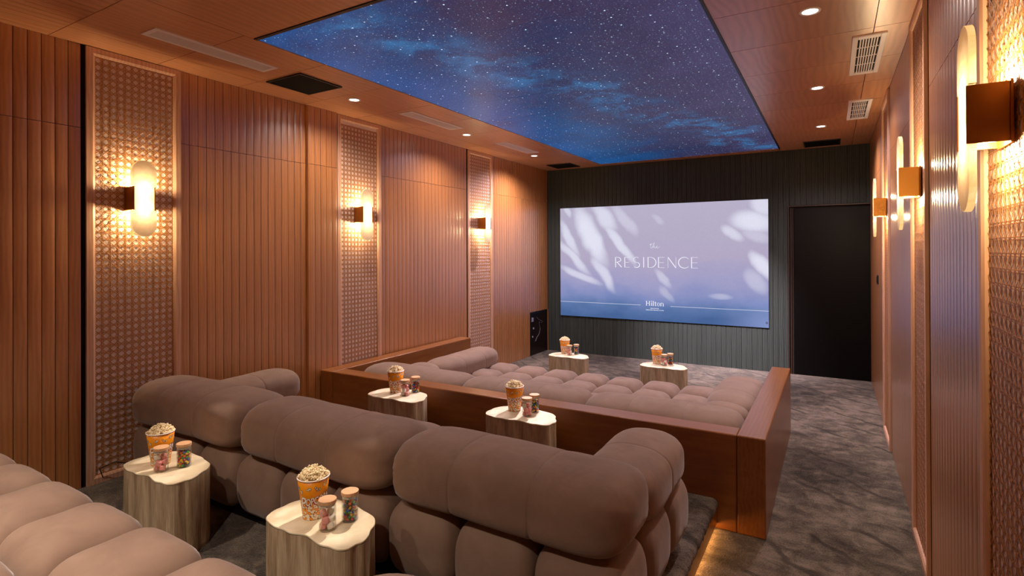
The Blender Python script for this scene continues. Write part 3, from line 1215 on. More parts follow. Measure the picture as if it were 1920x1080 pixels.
for i, (x, y0, y1, lab) in enumerate([(-3.348, 1.597, 2.372, 'nearest the foreground'), (-3.345, 3.72, 4.50, 'between the first and second downlights'), (-3.335, 5.335, 6.13, 'nearest the screen')]):
    r = empty('linear_air_vent', (x, (y0 + y1) / 2, ZC))
    tag(r, 'long narrow white ceiling vent ' + lab, 'air vent', 'narrow ceiling vents')
    hw, hl, e = 0.082, (y1 - y0) / 2, 0.026
    g = G()
    g.box(-hw, -hw + e, -hl, hl, -0.005, 0.001)
    g.box(hw - e, hw, -hl, hl, -0.005, 0.001)
    g.box(-hw + e, hw - e, -hl, -hl + e, -0.005, 0.001)
    g.box(-hw + e, hw - e, hl - e, hl, -0.005, 0.001)
    bevel(g.build('vent_frame', M_white, r), 0.001)
    g = G()
    g.box(-hw + e, hw - e, -hl + e, hl - e, -0.0005, 0.0008)
    g.build('vent_void', simple('vent_grey', srgb(96, 86, 84), 0.8) if i == 0 else bpy.data.materials['vent_grey'], r)
    g = G()
    m = 13
    for k_ in range(m):
        xx = -hw + e + (k_ + 0.5) * (2 * hw - 2 * e) / m
        g.box(xx - 0.0022, xx + 0.0022, -hl + e, hl - e, -0.004, -0.0008)
    for k_ in range(44):
        yy = -hl + e + (k_ + 0.5) * (2 * hl - 2 * e) / 44
        g.box(-hw + e, hw - e, yy - 0.0015, yy + 0.0015, -0.0025, -0.0008)
    o = g.build('vent_grille', M_white, r)
    o['kind'] = 'stuff'
for i, (x0, x1, y0, y1, lab) in enumerate([(0.110, 0.284, 3.75, 4.555, 'larger, nearer'), (0.125, 0.299, 5.355, 6.125, 'smaller, farther')]):
    r = empty('slatted_air_vent', ((x0 + x1) / 2, (y0 + y1) / 2, ZC))
    tag(r, lab + ' white slatted ceiling vent above the right aisle', 'air vent', 'slatted vents above the aisle')
    hw, hl, e, el = (x1 - x0) / 2, (y1 - y0) / 2, 0.030, 0.05
    g = G()
    g.box(-hw, -hw + e, -hl, hl, -0.010, 0.001)
    g.box(hw - e, hw, -hl, hl, -0.010, 0.001)
    g.box(-hw + e, hw - e, -hl, -hl + el, -0.010, 0.001)
    g.box(-hw + e, hw - e, hl - el, hl, -0.010, 0.001)
    bevel(g.build('vent_frame', M_white, r), 0.003)
    g = G()
    g.box(-hw + e, hw - e, -hl + el, hl - el, -0.0005, 0.0008)
    g.build('vent_void', M_hole, r)
    m = 8
    for k_ in range(1, m):
        xx = -hw + e + k_ * (2 * hw - 2 * e) / m
        g = G()
        g.box(-0.0035, 0.0035, -hl + el, hl - el, -0.009, -0.0008)
        g.build('slat', M_white, r, (xx, 0, 0))
    for k_ in range(1, 4):
        g = G()
        g.box(-hw + e, hw - e, -0.004, 0.004, -0.005, -0.001)
        g.build('cross_bar', M_white, r, (0, -hl + el + k_ * (2 * hl - 2 * el) / 4, 0))
for i, (x, y, lab) in enumerate([(-3.42, 2.703, 'square black ceiling speaker near the foreground, beside the star display'), (-3.459, 7.285, 'square black ceiling speaker in the left corner by the screen'), (-0.10, 7.325, 'square black ceiling speaker in front of the black door')]):
    r = empty('ceiling_speaker', (x, y, ZC))
    tag(r, lab, 'speaker', 'black ceiling speakers')
    h_ = 0.189
    g = G()
    for a in ((-h_, -h_ + 0.012, -h_, h_), (h_ - 0.012, h_, -h_, h_), (-h_ + 0.012, h_ - 0.012, -h_, -h_ + 0.012), (-h_ + 0.012, h_ - 0.012, h_ - 0.012, h_)):
        g.box(*a, -0.010, 0.001)
    bevel(g.build('speaker_frame', M_black, r), 0.002)
    g = G()
    g.box(-h_ + 0.012, h_ - 0.012, -h_ + 0.012, h_ - 0.012, -0.006, 0.0005)
    g.build('speaker_grille', simple('speaker_cloth', srgb(10, 9, 9), 0.8, **{'Specular IOR Level': 0.1}) if i == 0 else bpy.data.materials['speaker_cloth'], r)

# ------------------------------------------------------------------ tiers
Z2, Z3 = 0.17, 0.34
TX = -0.576


def tier(name, y0, y1, z, label, fascia=True):
    r = empty(name, ((XL + TX) / 2, (y0 + y1) / 2, 0))
    tag(r, label, 'floor', kind='structure')
    ox, oy = r.location.x, r.location.y
    # carpet slab with a soft rolled edge along the aisle
    g = G()
    prof = [(XL, z)]
    R_ = 0.03
    prof += [(TX - R_ + 0.006 + R_ * sin(radians(a)), z - R_ + R_ * cos(radians(a))) for a in range(0, 91, 15)]
    prof += [(TX + 0.004, z - 0.045), (XL, z - 0.045)]
    n_ = len(prof)
    NY = max(2, int((y1 - y0) / 0.02))
    random.seed(9)
    v, f = [], []
    for j in range(NY + 1):
        y = y0 + (y1 - y0) * j / NY
        jit = random.uniform(-0.004, 0.004)
        for i, (x, zz_) in enumerate(prof):
            v.append((x - ox + (jit if 1 <= i < n_ - 1 else 0), y - oy, zz_ + (jit * 0.4 if 0 < i < 5 else 0)))
    for j in range(NY):
        for i in range(n_ - 1):
            f.append((j * n_ + i, j * n_ + i + 1, (j + 1) * n_ + i + 1, (j + 1) * n_ + i))
    f.append(tuple(range(n_)))
    f.append(tuple(range((NY + 1) * n_ - 1, NY * n_ - 1, -1)))
    g.add(v, [tuple(reversed(q)) for q in f])
    o = g.build('carpet_top', M_carpet, r, smooth=False)
    bx_ = box('riser_board', (TX - 0.022 - ox, TX - ox, y0 - oy, y1 - oy, z - 0.14, z - 0.045), M_boxy, r, 0.002)
    box('riser_core', (XL - ox, TX - 0.05 - ox, y0 + 0.002 - oy, y1 - oy, 0.001, z - 0.046), M_gap, r)
    return r


tier('riser_platform', 1.06, 3.218, Z2, 'low carpeted riser under the second sofa row, wooden edge glowing beneath')
tier('riser_platform', YB, 1.06, Z3, 'higher carpeted riser under the rear sofa row')
# LED strip tucked under the riser board
g = G()
g.box(TX - 0.04, TX - 0.03, 0.3, 3.20, 0.012, 0.020)
o = g.build('led_strip', M_led)
tag(o, 'warm orange light strip glowing under the riser edge beside the aisle', 'light strip')
L_ = light('riser_glow', 'AREA', (TX - 0.012, 2.2, 0.028), 3.0, (1, 0.45, 0.12), shape='RECTANGLE', size=0.02, size_y=2.0)
L_.rotation_euler = (0, radians(-62), 0)

# ------------------------------------------------------------------ wooden surround
BX0, BX1, BY0, BY1, BZ = -3.88, -0.321, 3.22, 5.28, 0.547
bt = 0.148
sb = empty('wooden_sofa_surround', ((BX0 + BX1) / 2, BY0, 0))
tag(sb, 'low reddish wooden surround enclosing the front sofa row on three sides', 'surround')
bo = (-sb.location.x, -BY0, 0)
bevel(box('back_panel', (BX0 + bt, BX1 - bt - 0.001, BY0 + 0.001, BY0 + bt, 0, BZ - 0.001), M_box, sb, 0, bo), 0.008, 3)
bevel(box('side_panel', (BX1 - bt, BX1, BY0, BY1 - 0.03, 0, BZ), M_boxy, sb, 0, bo), 0.008, 3)
bevel(box('side_panel', (BX0, BX0 + bt, BY0, BY1, 0, BZ), M_boxy, sb, 0, bo), 0.008, 3)

# ------------------------------------------------------------------ sofas


def sq(n):
    """cube-sphere grid directions"""
    v, f, key = [], [], {}

    def vid(p):
        k_ = tuple(round(c, 5) for c in p)
        if k_ not in key:
            key[k_] = len(v)
            v.append(p)
        return key[k_]
    for ax in range(3):
        for s in (-1, 1):
            for i in range(n):
                for j in range(n):
                    q = []
                    for (a, b) in ((i, j), (i + 1, j), (i + 1, j + 1), (i, j + 1)):
                        p = [0, 0, 0]
                        p[ax] = s
                        p[(ax + 1) % 3] = math.tan((-1 + 2 * a / n) * pi / 4)
                        p[(ax + 2) % 3] = math.tan((-1 + 2 * b / n) * pi / 4)
                        q.append(vid(tuple(p)))
                    if s < 0:
                        q.reverse()
                    f.append(tuple(q))
    return v, f


SQV, SQF = sq(16)


def tuft_mesh(hx, hy, hz, seed, k=5.0, a=3.1):
    rnd = random.Random(seed)
    ph = [rnd.uniform(0, 6.28) for _ in range(6)]
    out = []
    for x, y, z in SQV:
        u = (abs(x) ** k + abs(y) ** k) ** (1 / k)
        nrm = (u ** a + abs(z) ** a) ** (1 / a)
        x, y, z = x / nrm, y / nrm, z / nrm
        # pucker wrinkles pulled in from the vertical edges
        th = math.atan2(y, x)
        e_ = max(0, abs(x) * abs(y) - 0.35)
        wr_ = 1 + 0.03 * e_ * sin(26 * th + ph[0]) + 0.006 * sin(5 * x + ph[1]) * sin(4 * y + ph[2])
        out.append((x * hx * wr_, y * hy * wr_, z * hz * (1 + 0.012 * sin(4 * x + ph[3]) * cos(5 * y + ph[4]))))
    return mesh('seat_tuft', out, SQF, M_velvet, True)


def bolster_mesh(L, wy, wz, seed, name, seams=2, endp=12.0):
    """bolster along X; stitched seams at equal parts; round puckered ends"""
    rnd = random.Random(seed)
    NR = 56
    seam_x = [-L / 2 + L * (i + 1) / (seams + 1) for i in range(seams)]
    xs = set()
    n_ = 26
    for i in range(n_ + 1):
        t_ = -1 + 2 * i / n_
        xs.add(round(sin(t_ * pi / 2) * L / 2 * 0.999, 5))
    for s in seam_x:
        for d in (-0.02, -0.009, -0.004, 0, 0.004, 0.009, 0.02):
            xs.add(round(s + d, 5))
    xs = sorted(xs)
    keep = [xs[0]]
    for x in xs[1:]:
        if x - keep[-1] > 0.0025:
            keep.append(x)
    xs = keep
    ph = [rnd.uniform(0, 6.28) for _ in range(5)]
    v, f = [], []
    for x in xs:
        u = min(0.9999, abs(x) / (L / 2))
        s = (1 - u ** endp) ** (1 / 2.6)
        # segments swell slightly between seams
        seg = L / (seams + 1)
        ph_seg = ((x + L / 2) % seg) / seg
        s *= 1 + 0.018 * sin(pi * ph_seg) - 0.012
        dmin = min([abs(x - q) for q in seam_x] + [9])
        s *= 1 - 0.026 * math.exp(-(dmin / 0.0036) ** 2)
        for k_ in range(NR):
            th = 2 * pi * k_ / NR
            c_, s_ = cos(th), sin(th)
            kk = 2.45 if s_ > 0 else 5.0
            r = (abs(c_) ** kk + abs(s_) ** kk) ** (-1 / kk)
            pleat = 1 + 0.016 * max(0, u - 0.78) / 0.22 * sin(17 * th + ph[0] + 2 * sin(3 * th + ph[1]))
            y = c_ * r * wy / 2 * s * pleat
            z = s_ * r * wz / 2 * s * pleat
            if s_ < 0:
                z *= 0.94
            v.append((x, y, z + 0.004 * sin(6 * x + ph[2])))
    m = len(xs)
    for i in range(m - 1):
        for k_ in range(NR):
            j = (k_ + 1) % NR
            f.append((i * NR + k_, (i + 1) * NR + k_, (i + 1) * NR + j, i * NR + j))
    f.append(tuple(range(NR)))
    f.append(tuple(range(m * NR - 1, (m - 1) * NR - 1, -1)))
    return mesh(name, v, f, M_velvet, True)


def sofa(label, zf, x0, x1, yb, yf, cols, rows, backs, arms, seed, bdz=0.0):
    r = empty('tufted_sofa', ((x0 + x1) / 2, yb, zf))
    tag(r, label, 'sofa', 'taupe velvet tufted sofa rows')
    ox, oy = r.location.x, r.location.y
    cw, rd = (x1 - x0) / cols, (yf - yb) / rows
    tm = [tuft_mesh(cw / 2 * 1.02, rd / 2 * 1.02, 0.172, seed + q) for q in range(4)]
    rnd = random.Random(seed)
    for i in range(cols):
        for j in range(rows):
            o = obj('back_cushion' if j == 0 else 'seat_cushion', tm[rnd.randrange(4)], r,
                    (x0 + (i + .5) * cw - ox, yb + (j + .5) * rd - oy, 0.192), rnd.choice((0, pi)))
            o.rotation_euler[0] = rnd.uniform(-.02, .02)
    for (a, b) in backs:
        me = bolster_mesh(b - a + 0.012, 0.42, 0.27, seed + int(-a * 10), 'back_bolster')
        obj('back_bolster', me, r, ((a + b) / 2 - ox, yb + 0.19 - oy, 0.482 + bdz))
    for (xc, a, b, nseam) in arms:
        me = bolster_mesh(b - a + 0.012, 0.35, 0.22, seed + int(b * 10), 'arm_bolster', nseam, 6 if b - a > 0.5 else 3)
        obj('arm_bolster', me, r, (xc - ox, (a + b) / 2 - oy, 0.436 + bdz * 0.4), pi / 2)
    # plinth under the cushions
    g = G()
    g.box(x0 + 0.06 - ox, x1 - 0.06 - ox, yb + 0.06 - oy, yf - 0.06 - oy, 0.0, 0.09)
    g.build('plinth', M_black, r)
    return r


sofa('front sofa row with deep tufted seat, inside the low wooden surround', 0.0, -3.58, -0.53, 3.42, 5.10, 9, 5,
     [(-3.65, -2.57), (-2.57, -1.52), (-1.52, -0.485)],
     [(-0.655, 3.80, 4.02, 0), (-0.655, 4.02, 4.98, 2), (-3.33, 3.80, 4.05, 0), (-3.33, 4.05, 5.08, 2)], 11, -0.045)
sofa('middle sofa row seen from behind, on the low carpeted riser', Z2, -3.80, -0.60, 1.70, 2.68, 9, 3,
     [(-3.82, -2.71), (-2.71, -1.655), (-1.655, -0.60)],
     [(-0.775, 2.02, 2.68, 1), (-3.55, 2.02, 2.68, 1)], 31)
sofa('rear sofa row with pale tufted seat filling the lower left corner', Z3, -3.80, -0.60, -0.36, 0.985, 9, 4,
     [(-3.83, -2.69), (-2.69, -1.62), (-1.62, -0.60)],
     [(-0.80, -0.02, 0.98, 2), (-3.60, -0.02, 0.98, 2)], 57)

# ------------------------------------------------------------------ side tables
OUT = [(-1.942, 1.346), (-1.907, 1.334), (-1.854, 1.322), (-1.807, 1.328), (-1.763, 1.321), (-1.721, 1.336), (-1.689, 1.341), (-1.643, 1.33), (-1.594, 1.321),
       (-1.562, 1.33), (-1.518, 1.329), (-1.490, 1.35), (-1.489, 1.39), (-1.478, 1.414), (-1.492, 1.453), (-1.515, 1.483), (-1.531, 1.525), (-1.574, 1.564),
       (-1.622, 1.576), (-1.653, 1.581), (-1.701, 1.595), (-1.762, 1.596), (-1.822, 1.602), (-1.87, 1.59), (-1.908, 1.57), (-1.94, 1.545), (-1.958, 1.514), (-1.97, 1.477), (-1.966, 1.446), (-1.972, 1.41), (-1.962, 1.377)]
TCX, TCY = -1.725, 1.45


def smooth_loop(pts, sub=4):
    n_ = len(pts)
    res = []
    for i in range(n_):
        p0, p1, p2, p3 = pts[i - 1], pts[i], pts[(i + 1) % n_], pts[(i + 2) % n_]
        for k_ in range(sub):
            t_ = k_ / sub
            res.append(tuple(0.5 * ((2 * p1[c]) + (-p0[c] + p2[c]) * t_ + (2 * p0[c] - 5 * p1[c] + 4 * p2[c] - p3[c]) * t_ ** 2 + (-p0[c] + 3 * p1[c] - 3 * p2[c] + p3[c]) * t_ ** 3) for c in (0, 1)))
    return res


def lowpass(p):
    return [tuple(.25 * p[i - 1][c] + .5 * p[i][c] + .25 * p[(i + 1) % len(p)][c] for c in (0, 1)) for i in range(len(p))]


OUT = [(x * 0.7 + a * 0.3, y * 0.7 + b * 0.3) for (x, y), (a, b) in zip(OUT, lowpass(OUT))]
outl = smooth_loop([(x - TCX, y - TCY) for x, y in OUT])
TH = 0.365


def make_table():
    r = empty('stump_side_table')
    n_ = len(outl)
    g = G()
    levels = [0.0, 0.02, 0.1, 0.2, 0.3, TH - 0.008]
    v, f = [], []
    for z in levels:
        for i, (x, y) in enumerate(outl):
            s = 1 + 0.006 * sin(9 * z + i * 0.7)
            if z == 0.0:
                s *= 0.985
            v.append((x * s, y * s, z))
    for k_ in range(len(levels) - 1):
        for i in range(n_):
            j = (i + 1) % n_
            f.append((k_ * n_ + i, k_ * n_ + j, (k_ + 1) * n_ + j, (k_ + 1) * n_ + i))
    f.append(tuple(range(n_ - 1, -1, -1)))
    g.add(v, f)
    g.build('trunk', M_side, r, smooth=False)
    g = G()
    g.prism([(x * 1.004, y * 1.004) for x, y in outl], TH - 0.008, TH)
    bevel(g.build('tabletop', M_top, r), 0.0025)
    return r


tb = make_table()
TABLES = [  # offset of the outline, floor height, label, name of place, items (bucket, pink jar, candy jar)
    (-1.10, -0.01, Z2, 'pale stump side table in the lower left, between the rear and middle sofas', 'lower left stump table',
     (-2.895, 1.435), (-2.798, 1.388), (-2.757, 1.472)),
    (0.0, 0.0, Z2, 'pale stump side table at the bottom centre, largest in view', 'bottom centre stump table',
     (-1.792, 1.452), (-1.660, 1.408), (-1.640, 1.500)),
    (-1.015, 1.53, Z2, 'stump side table between the middle sofa and the surround, left one', 'left stump table by the surround',
     (-2.818, 3.020), (-2.690, 2.980), (-2.685, 3.088)),
    (0.01, 1.55, Z2, 'stump side table between the middle sofa and the surround, right one', 'right stump table by the surround',
     (-1.815, 3.060), (-1.684, 2.992), (-1.680, 3.085)),
    (-0.91, 4.25, 0.0, 'stump side table before the front sofa, left one near the hatch', 'far left stump table before the screen',
     (-2.742, 5.79), (-2.646, 5.715), (-2.598, 5.80)),
    (0.19, 4.22, 0.0, 'stump side table before the front sofa, right one under the screen centre', 'far right stump table before the screen',
     (-1.636, 5.75), (-1.540, 5.69), (-1.497, 5.77))]

# --- popcorn bucket
BR0, BR1, BH = 0.0405, 0.060, 0.158


def cone(th, z, off=0.0):
    r = BR0 + (BR1 - BR0) * z / BH + off
    return (r * cos(th), r * sin(th), z)


def bend(me, th0, z0, off):
    for v in me.vertices:
        z = z0 + v.co.y
        r = BR0 + (BR1 - BR0) * z / BH
        v.co = Vector(cone(th0 + v.co.x / r, z, off))
    return me


def subdiv_text(me, n_=2):
    bm = bmesh.new()
    bm.from_mesh(me)
    bmesh.ops.triangulate(bm, faces=bm.faces)
    for _ in range(n_):
        es = [e_ for e_ in bm.edges if e_.calc_length() > 0.008]
        if es:
            bmesh.ops.subdivide_edges(bm, edges=es, cuts=1)
            bmesh.ops.triangulate(bm, faces=bm.faces)
    bm.to_mesh(me)
    bm.free()
    return me


def cup_text(s, size, sx, x0, y0, slant, mat, name, bold):
    me = text_mesh(s, size, mat, name, 'LEFT', -0.06, 1.0, bold)
    w_ = max(v.co.x for v in me.vertices) - min(v.co.x for v in me.vertices)
    for v in me.vertices:
        v.co.x = v.co.x * sx / w_ + x0
        v.co.y = v.co.y + y0 + slant * v.co.x
    return subdiv_text(me)


def make_bucket():
    r = empty('popcorn_bucket')
    g = G()
    g.lathe([(BR0, 0.002), (BR0 + 0.001, 0.0), (BR0, 0.001)] + [(BR0 + (BR1 - BR0) * z / BH, z) for z in (0.002, 0.05, 0.1, BH)] +
            [(BR1 - 0.0012, BH), (BR1 - 0.004, 0.13)], 48, cap0=False)
    g.build('cup', M_cup, r, smooth=True)
    g = G()
    g.lathe([(BR1 + 0.0026 * cos(a), BH + 0.0026 * sin(a)) for a in [i * pi / 4 for i in range(9)]], 48)
    g.build('rolled_rim', M_cupwhite, r, smooth=True)
    # lettering: POPCORN with a taller P, cream on a red shadow
    parts_ = []
    for (dx, dy, off, mat, bold, nm) in ((-0.0022, -0.0016, 0.0007, M_cupred, 0.0022, 'lettering_shadow'), (0, 0, 0.0011, M_cupblack, 0.0016, 'lettering_outline'), (0, 0, 0.0015, M_cupcream, 0.0009, 'lettering')):
        bm = bmesh.new()
        for s, size, sx, x0, y0 in (('P', 0.066, 0.021, -0.060, -0.010), ('OPCORN', 0.040, 0.098, -0.0385, 0.000)):
            me = cup_text(s, size, sx, x0 + dx, y0 + dy, 0.16, mat, nm, bold)
            bm.from_mesh(me)
            bpy.data.meshes.remove(me)
        me = bpy.data.meshes.new(nm)
        bm.to_mesh(me)
        bm.free()
        me.materials.append(mat)
        bend(me, 0.0, 0.066, off)
        obj(nm, me, r)
    # popcorn motifs printed above the lettering
    rnd = random.Random(5)
    gb, gw = G(), G()

    def disc(g_, u, v_, rad, off):
        vs = []
        for i in range(10):
            a = 2 * pi * i / 10
            z = v_ + rad * sin(a)
            r_ = BR0 + (BR1 - BR0) * z / BH
            vs.append(cone((u + rad * cos(a)) / r_, z, off))
        g_.add(vs, [tuple(range(10))])
    for (u, v_) in ((-0.028, 0.126), (0.000, 0.128), (0.008, 0.121), (0.036, 0.134), (0.043, 0.138), (0.075, 0.12), (-0.075, 0.124), (-0.06, 0.112), (0.11, 0.128), (-0.12, 0.12)):
        for q in range(5):
            uu, vv2 = u + rnd.uniform(-0.006, 0.006), v_ + rnd.uniform(-0.005, 0.005)
            rad = rnd.uniform(0.0022, 0.0032)
            disc(gb, uu, vv2, rad + 0.0011, 0.0006)
            disc(gw, uu, vv2, rad, 0.0010)
    gb.build('motif_outline', M_cupblack, r)['kind'] = 'stuff'
    gw.build('motif', M_cupcream, r)['kind'] = 'stuff'
    return r


def ico():
    bm = bmesh.new()
    bmesh.ops.create_icosphere(bm, subdivisions=1, radius=1)
    v = [tuple(p.co) for p in bm.verts]
    f = [tuple(q.index for q in p.verts) for p in bm.faces]
    bm.free()
    return v, f


def ico2():
    bm = bmesh.new()
    bmesh.ops.create_icosphere(bm, subdivisions=2, radius=1)
    v = [tuple(p.co) for p in bm.verts]
    f = [tuple(q.index for q in p.verts) for p in bm.faces]
    bm.free()
    return v, f


IV, IF = ico()
JV, JF = ico2()


def popcorn_mesh(seed):
    rnd = random.Random(seed)
    g = G()
    g.lathe([(0.001, BH - 0.006), (BR1 - 0.003, BH - 0.008)], 32)
    for i in range(190):
        rr = BR1 * 0.93 * sqrt(rnd.random())
        a = rnd.uniform(0, 2 * pi)
        hgt = 0.038 * max(0, 1 - (rr / (BR1 * 0.98)) ** 2) ** 0.8
        c = Vector((rr * cos(a), rr * sin(a), BH - 0.006 + hgt * rnd.uniform(0.55, 1.12)))
        for q in range(4):
            d = Vector((rnd.gauss(0, 1), rnd.gauss(0, 1), rnd.gauss(0, 1))).normalized() * 0.0050
            s = rnd.uniform(0.0030, 0.0050)
            g.add([(c.x + d.x + x * s, c.y + d.y + y * s, c.z + d.z + z * s) for x, y, z in IV], IF)
    return g.mesh('popcorn', M_pop, smooth=True)


bucket0 = make_bucket()
pop_me = [popcorn_mesh(s) for s in (1, 2)]

# --- jars
JR, JH = 0.0315, 0.100


def make_jar():
    r = empty('glass_jar')
    g = G()
    g.lathe([(0.001, 0.0), (JR - 0.003, 0.0), (JR, 0.003), (JR, JH), (JR - 0.0015, JH), (JR - 0.0015, 0.005), (0.001, 0.0045)], 32)
    g.build('glass_body', M_glass, r, smooth=True)
    lid = empty('lid')
    lid.parent = r
    bpy.data.objects.remove(lid)
    g = G()
    g.lathe([(0.001, JH + 0.001), (JR + 0.001, JH + 0.001), (JR + 0.002, JH + 0.002), (JR + 0.002, JH + 0.013), (JR + 0.0008, JH + 0.0145), (0.001, JH + 0.0145)], 32)
    lo = g.build('wooden_lid', M_lid, r)
    g = G()
    g.lathe([(0.001, JH - 0.010), (JR - 0.004, JH - 0.010), (JR - 0.003, JH - 0.008), (JR - 0.003, JH + 0.001)], 32)
    g.build('lid_seal', simple('silicone_seal', srgb(210, 200, 190), 0.5), lo)
    return r


jar0 = make_jar()


def candy_mesh(seed):
    rnd = random.Random(seed)
    g = G()
    z = 0.011
    lay = 0
    while z < JH - 0.022:
        for rad, cnt in ((JR - 0.0098, 9), (JR - 0.0205, 4)):
            for q in range(cnt):
                a = 2 * pi * (q + 0.5 * (lay % 2)) / cnt + rnd.uniform(-.12, .12)
                c = Vector((rad * cos(a), rad * sin(a), z + rnd.uniform(-.0012, .0012)))
                rot = Matrix.Rotation(rnd.uniform(-1.0, 1.0), 3, 'X') @ Matrix.Rotation(rnd.uniform(-1.0, 1.0), 3, 'Y')
                vs = [c + rot @ Vector((x * .0068, y * .0068, zz_ * .0042)) for x, y, zz_ in JV]
                g.add([(p.x, p.y, p.z) for p in vs], JF, rnd.randrange(6))
        z += 0.0088
        lay += 1
    return g.mesh('candy', CANDY[0], smooth=True, mats=CANDY)


candy_me = [candy_mesh(s) for s in (3, 4)]


def marshmallow_mesh(mat):
    g = G()
    r_, h_ = 0.0132, 0.0112
    g.lathe([(0.0006, -h_), (r_ * 0.75, -h_), (r_ * 0.95, -h_ * 0.8), (r_, -h_ * 0.4), (r_, h_ * 0.4), (r_ * 0.95, h_ * 0.8), (r_ * 0.75, h_), (0.0006, h_)], 20)
    return g.mesh('marshmallow', mat, smooth=True)


mm = [marshmallow_mesh(M_pink), marshmallow_mesh(M_mwhite)]

for i, (ox, oy, zf, lab, place, pb, pj_, pc) in enumerate(TABLES):
    t_ = tb if i == 0 else copy_tree(tb)
    t_.location = (TCX + ox, TCY + oy, zf)
    tag(t_, lab, 'side table', 'stump side tables')
    zt_ = zf + TH
    b_ = bucket0 if i == 0 else copy_tree(bucket0)
    b_.location = (pb[0], pb[1], zt_ + 0.0006)
    b_.rotation_euler = (0, 0, math.atan2(-pb[1], -pb[0]) + radians(10))
    tag(b_, 'orange paper popcorn bucket with POPCORN lettering on the ' + place, 'bucket', 'popcorn buckets on the side tables')
    p_ = obj('popcorn', pop_me[i % 2], None, b_.location, i * 1.3)
    tag(p_, 'popcorn heaped in the bucket on the ' + place, 'popcorn', kind='stuff')
    for which, pos in (('pink', pj_), ('candy', pc)):
        j_ = jar0 if (i == 0 and which == 'pink') else copy_tree(jar0)
        j_.location = (pos[0], pos[1], zt_ + 0.0006)
        j_.rotation_euler = (0, 0, 0.5 * i)
        tag(j_, ('glass jar of pink and white marshmallows on the ' if which == 'pink' else 'glass jar of multicoloured button candy on the ') + place, 'jar', 'lidded glass jars on the side tables')
        if which == 'candy':
            c_ = obj('button_candy', candy_me[i % 2], None, j_.location, i * 0.9)
            tag(c_, 'multicoloured button candy filling the jar on the ' + place, 'candy', kind='stuff')
        else:
            rnd = random.Random(100 + i)
            k_ = 0
            lat = Vector((pos[0], pos[1], 0)).normalized().cross(Vector((0, 0, 1)))
            for lz in range(3):
                row = []
                for q in range(3):
                    if lz == 2 and q == 2:
                        continue
                    a = 2 * pi * q / 3 + lz * 0.9 + rnd.uniform(-.2, .2)
                    pk = 1 if (k_ + i) % 3 == 1 else 0
                    o = obj('marshmallow', mm[pk], None, (pos[0] + 0.0158 * cos(a), pos[1] + 0.0158 * sin(a), zt_ + 0.0175 + lz * 0.0235))
                    o.rotation_euler = (rnd.uniform(-.35, .35), rnd.uniform(-.35, .35), rnd.uniform(0, 3))
                    row.append((o.location.x * lat.x + o.location.y * lat.y, o, pk))
                    k_ += 1
                row.sort(key=lambda q_: q_[0])
                for (q_, o, pk), side in zip(row, ('left', 'middle', 'right') if len(row) == 3 else ('left', 'right')):
                    tag(o, '%s marshmallow, %s layer, %s one, jar on the %s' % (('pink', 'white')[pk], ('bottom', 'second', 'top')[lz], side, place), 'marshmallow', 'marshmallows in the jar on the ' + place)

# ------------------------------------------------------------------ small fittings
# low hatch in the left wall by the screen
hr = empty('wall_hatch', (XL, (HY0 + HY1) / 2, 0))
tag(hr, 'low dark equipment hatch with loose cable at the far left corner', 'hatch')
hc = (HY1 + HY0) / 2
g = G()
g.box(-0.012, 0.004, HY0 - hc, HY0 + 0.02 - hc, 0, HZ)
g.box(-0.012, 0.004, HY1 - 0.02 - hc, HY1 - hc, 0, HZ)
g.box(-0.012, 0.004, HY0 + 0.02 - hc, HY1 - 0.02 - hc, HZ - 0.03, HZ)
g.build('hatch_frame', M_black, hr)
M_dbr = simple('hatch_brown', srgb(30, 14, 10), 0.35)
g = G()
g.box(-0.011, -0.004, HY0 + 0.02 - hc, HY1 - 0.02 - hc, 0.0, HZ - 0.03)
g.build('hatch_panel', M_dbr, hr)
M_grey = simple('grey_plastic', srgb(150, 150, 165), 0.4)
for (y, z, a, b) in ((7.135, 0.535, 0.022, 0.030), (7.165, 0.40, 0.008, 0.012), (7.135, 0.28, 0.008, 0.012)):
    g = G()
    g.box(-0.004, 0.010, y - a - hc, y + a - hc, z - b, z + b)
    bevel(g.build('socket', M_grey, hr), 0.002)
g = G()
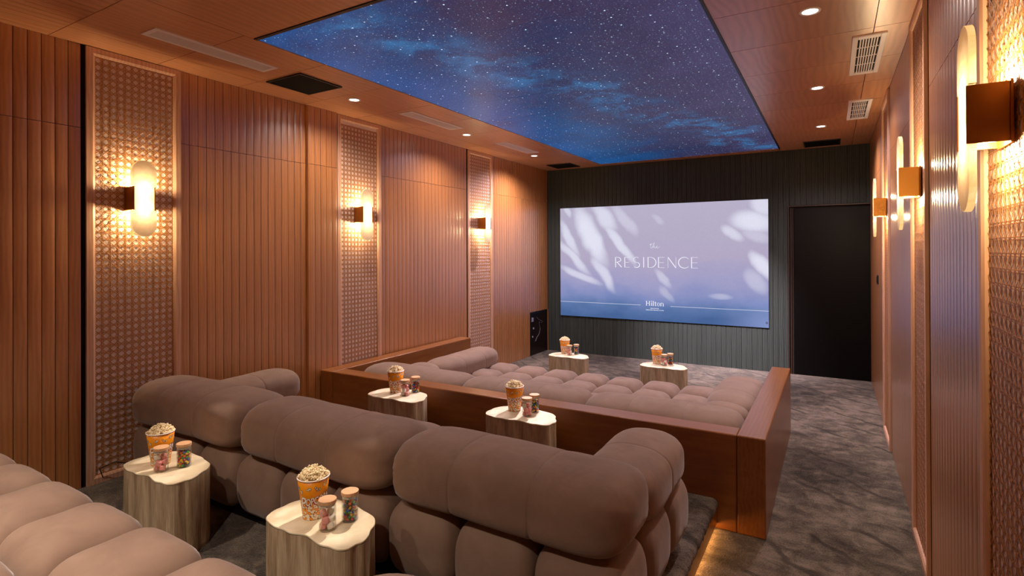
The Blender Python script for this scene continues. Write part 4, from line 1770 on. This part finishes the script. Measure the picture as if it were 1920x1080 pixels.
g.tube([(0.004, 7.27 - hc, 0.555), (0.008, 7.32 - hc, 0.52), (0.010, 7.38 - hc, 0.50), (0.008, 7.46 - hc, 0.47), (0.01, 7.40 - hc, 0.46), (0.008, 7.33 - hc, 0.48), (0.006, 7.35 - hc, 0.43),
        (0.008, 7.37 - hc, 0.37), (0.008, 7.34 - hc, 0.30), (0.006, 7.26 - hc, 0.25), (0.004, 7.22 - hc, 0.20)], 0.004, 6)
g.build('loose_cable', simple('grey_cable', srgb(110, 100, 112), 0.5), hr)
g = G()
g.box(-0.011, 0.006, HY1 - hc, YF - hc, 0, HZ)
g.build('hatch_stile', M_plank, hr)

# dark cable loop hanging above the screen
g = G()
pts = [(-2.183, 2.671), (-2.19, 2.64), (-2.20, 2.60)]
for a in range(100, -230, -22):
    pts.append((-2.195 + 0.042 * cos(radians(a)), 2.52 + 0.05 * sin(radians(a))))
g.tube([(x, YF - 0.006 - 0.002 * (i % 2), z) for i, (x, z) in enumerate(pts)], 0.003, 6)
o = g.build('hanging_cable', simple('charcoal_cord', srgb(40, 40, 40), 0.6))
tag(o, 'thin dark cable loop hanging on the black wall above the screen', 'cable')

# light switch on the right wall by the door
sw_o = empty('light_switch', (XR, 6.42, 1.275))
tag(sw_o, 'small black light switch on the right wall near the black door', 'switch')
g = G()
g.box(-0.010, 0, -0.045, 0.045, -0.045, 0.045)
bevel(g.build('switch_plate', M_black, sw_o), 0.002)
for s in (-1, 1):
    g = G()
    g.box(-0.013, -0.010, s * 0.02 - 0.016, s * 0.02 + 0.016, -0.03, 0.03)
    bevel(g.build('rocker', M_blackgloss, sw_o), 0.001)

# cord lying at the foot of the near left cane panel
g = G()
g.tube([(XL + 0.02, 1.60, Z2 + 0.03), (XL + 0.05, 1.57, Z2 + 0.10), (XL + 0.10, 1.63, Z2 + 0.13), (XL + 0.12, 1.70, Z2 + 0.10), (XL + 0.16, 1.74, Z2 + 0.04), (XL + 0.2, 1.72, Z2 + 0.008)], 0.003, 6)
o = g.build('power_cord', M_cord)
tag(o, 'thin black cord curling up at the foot of the near left cane panel', 'cord')
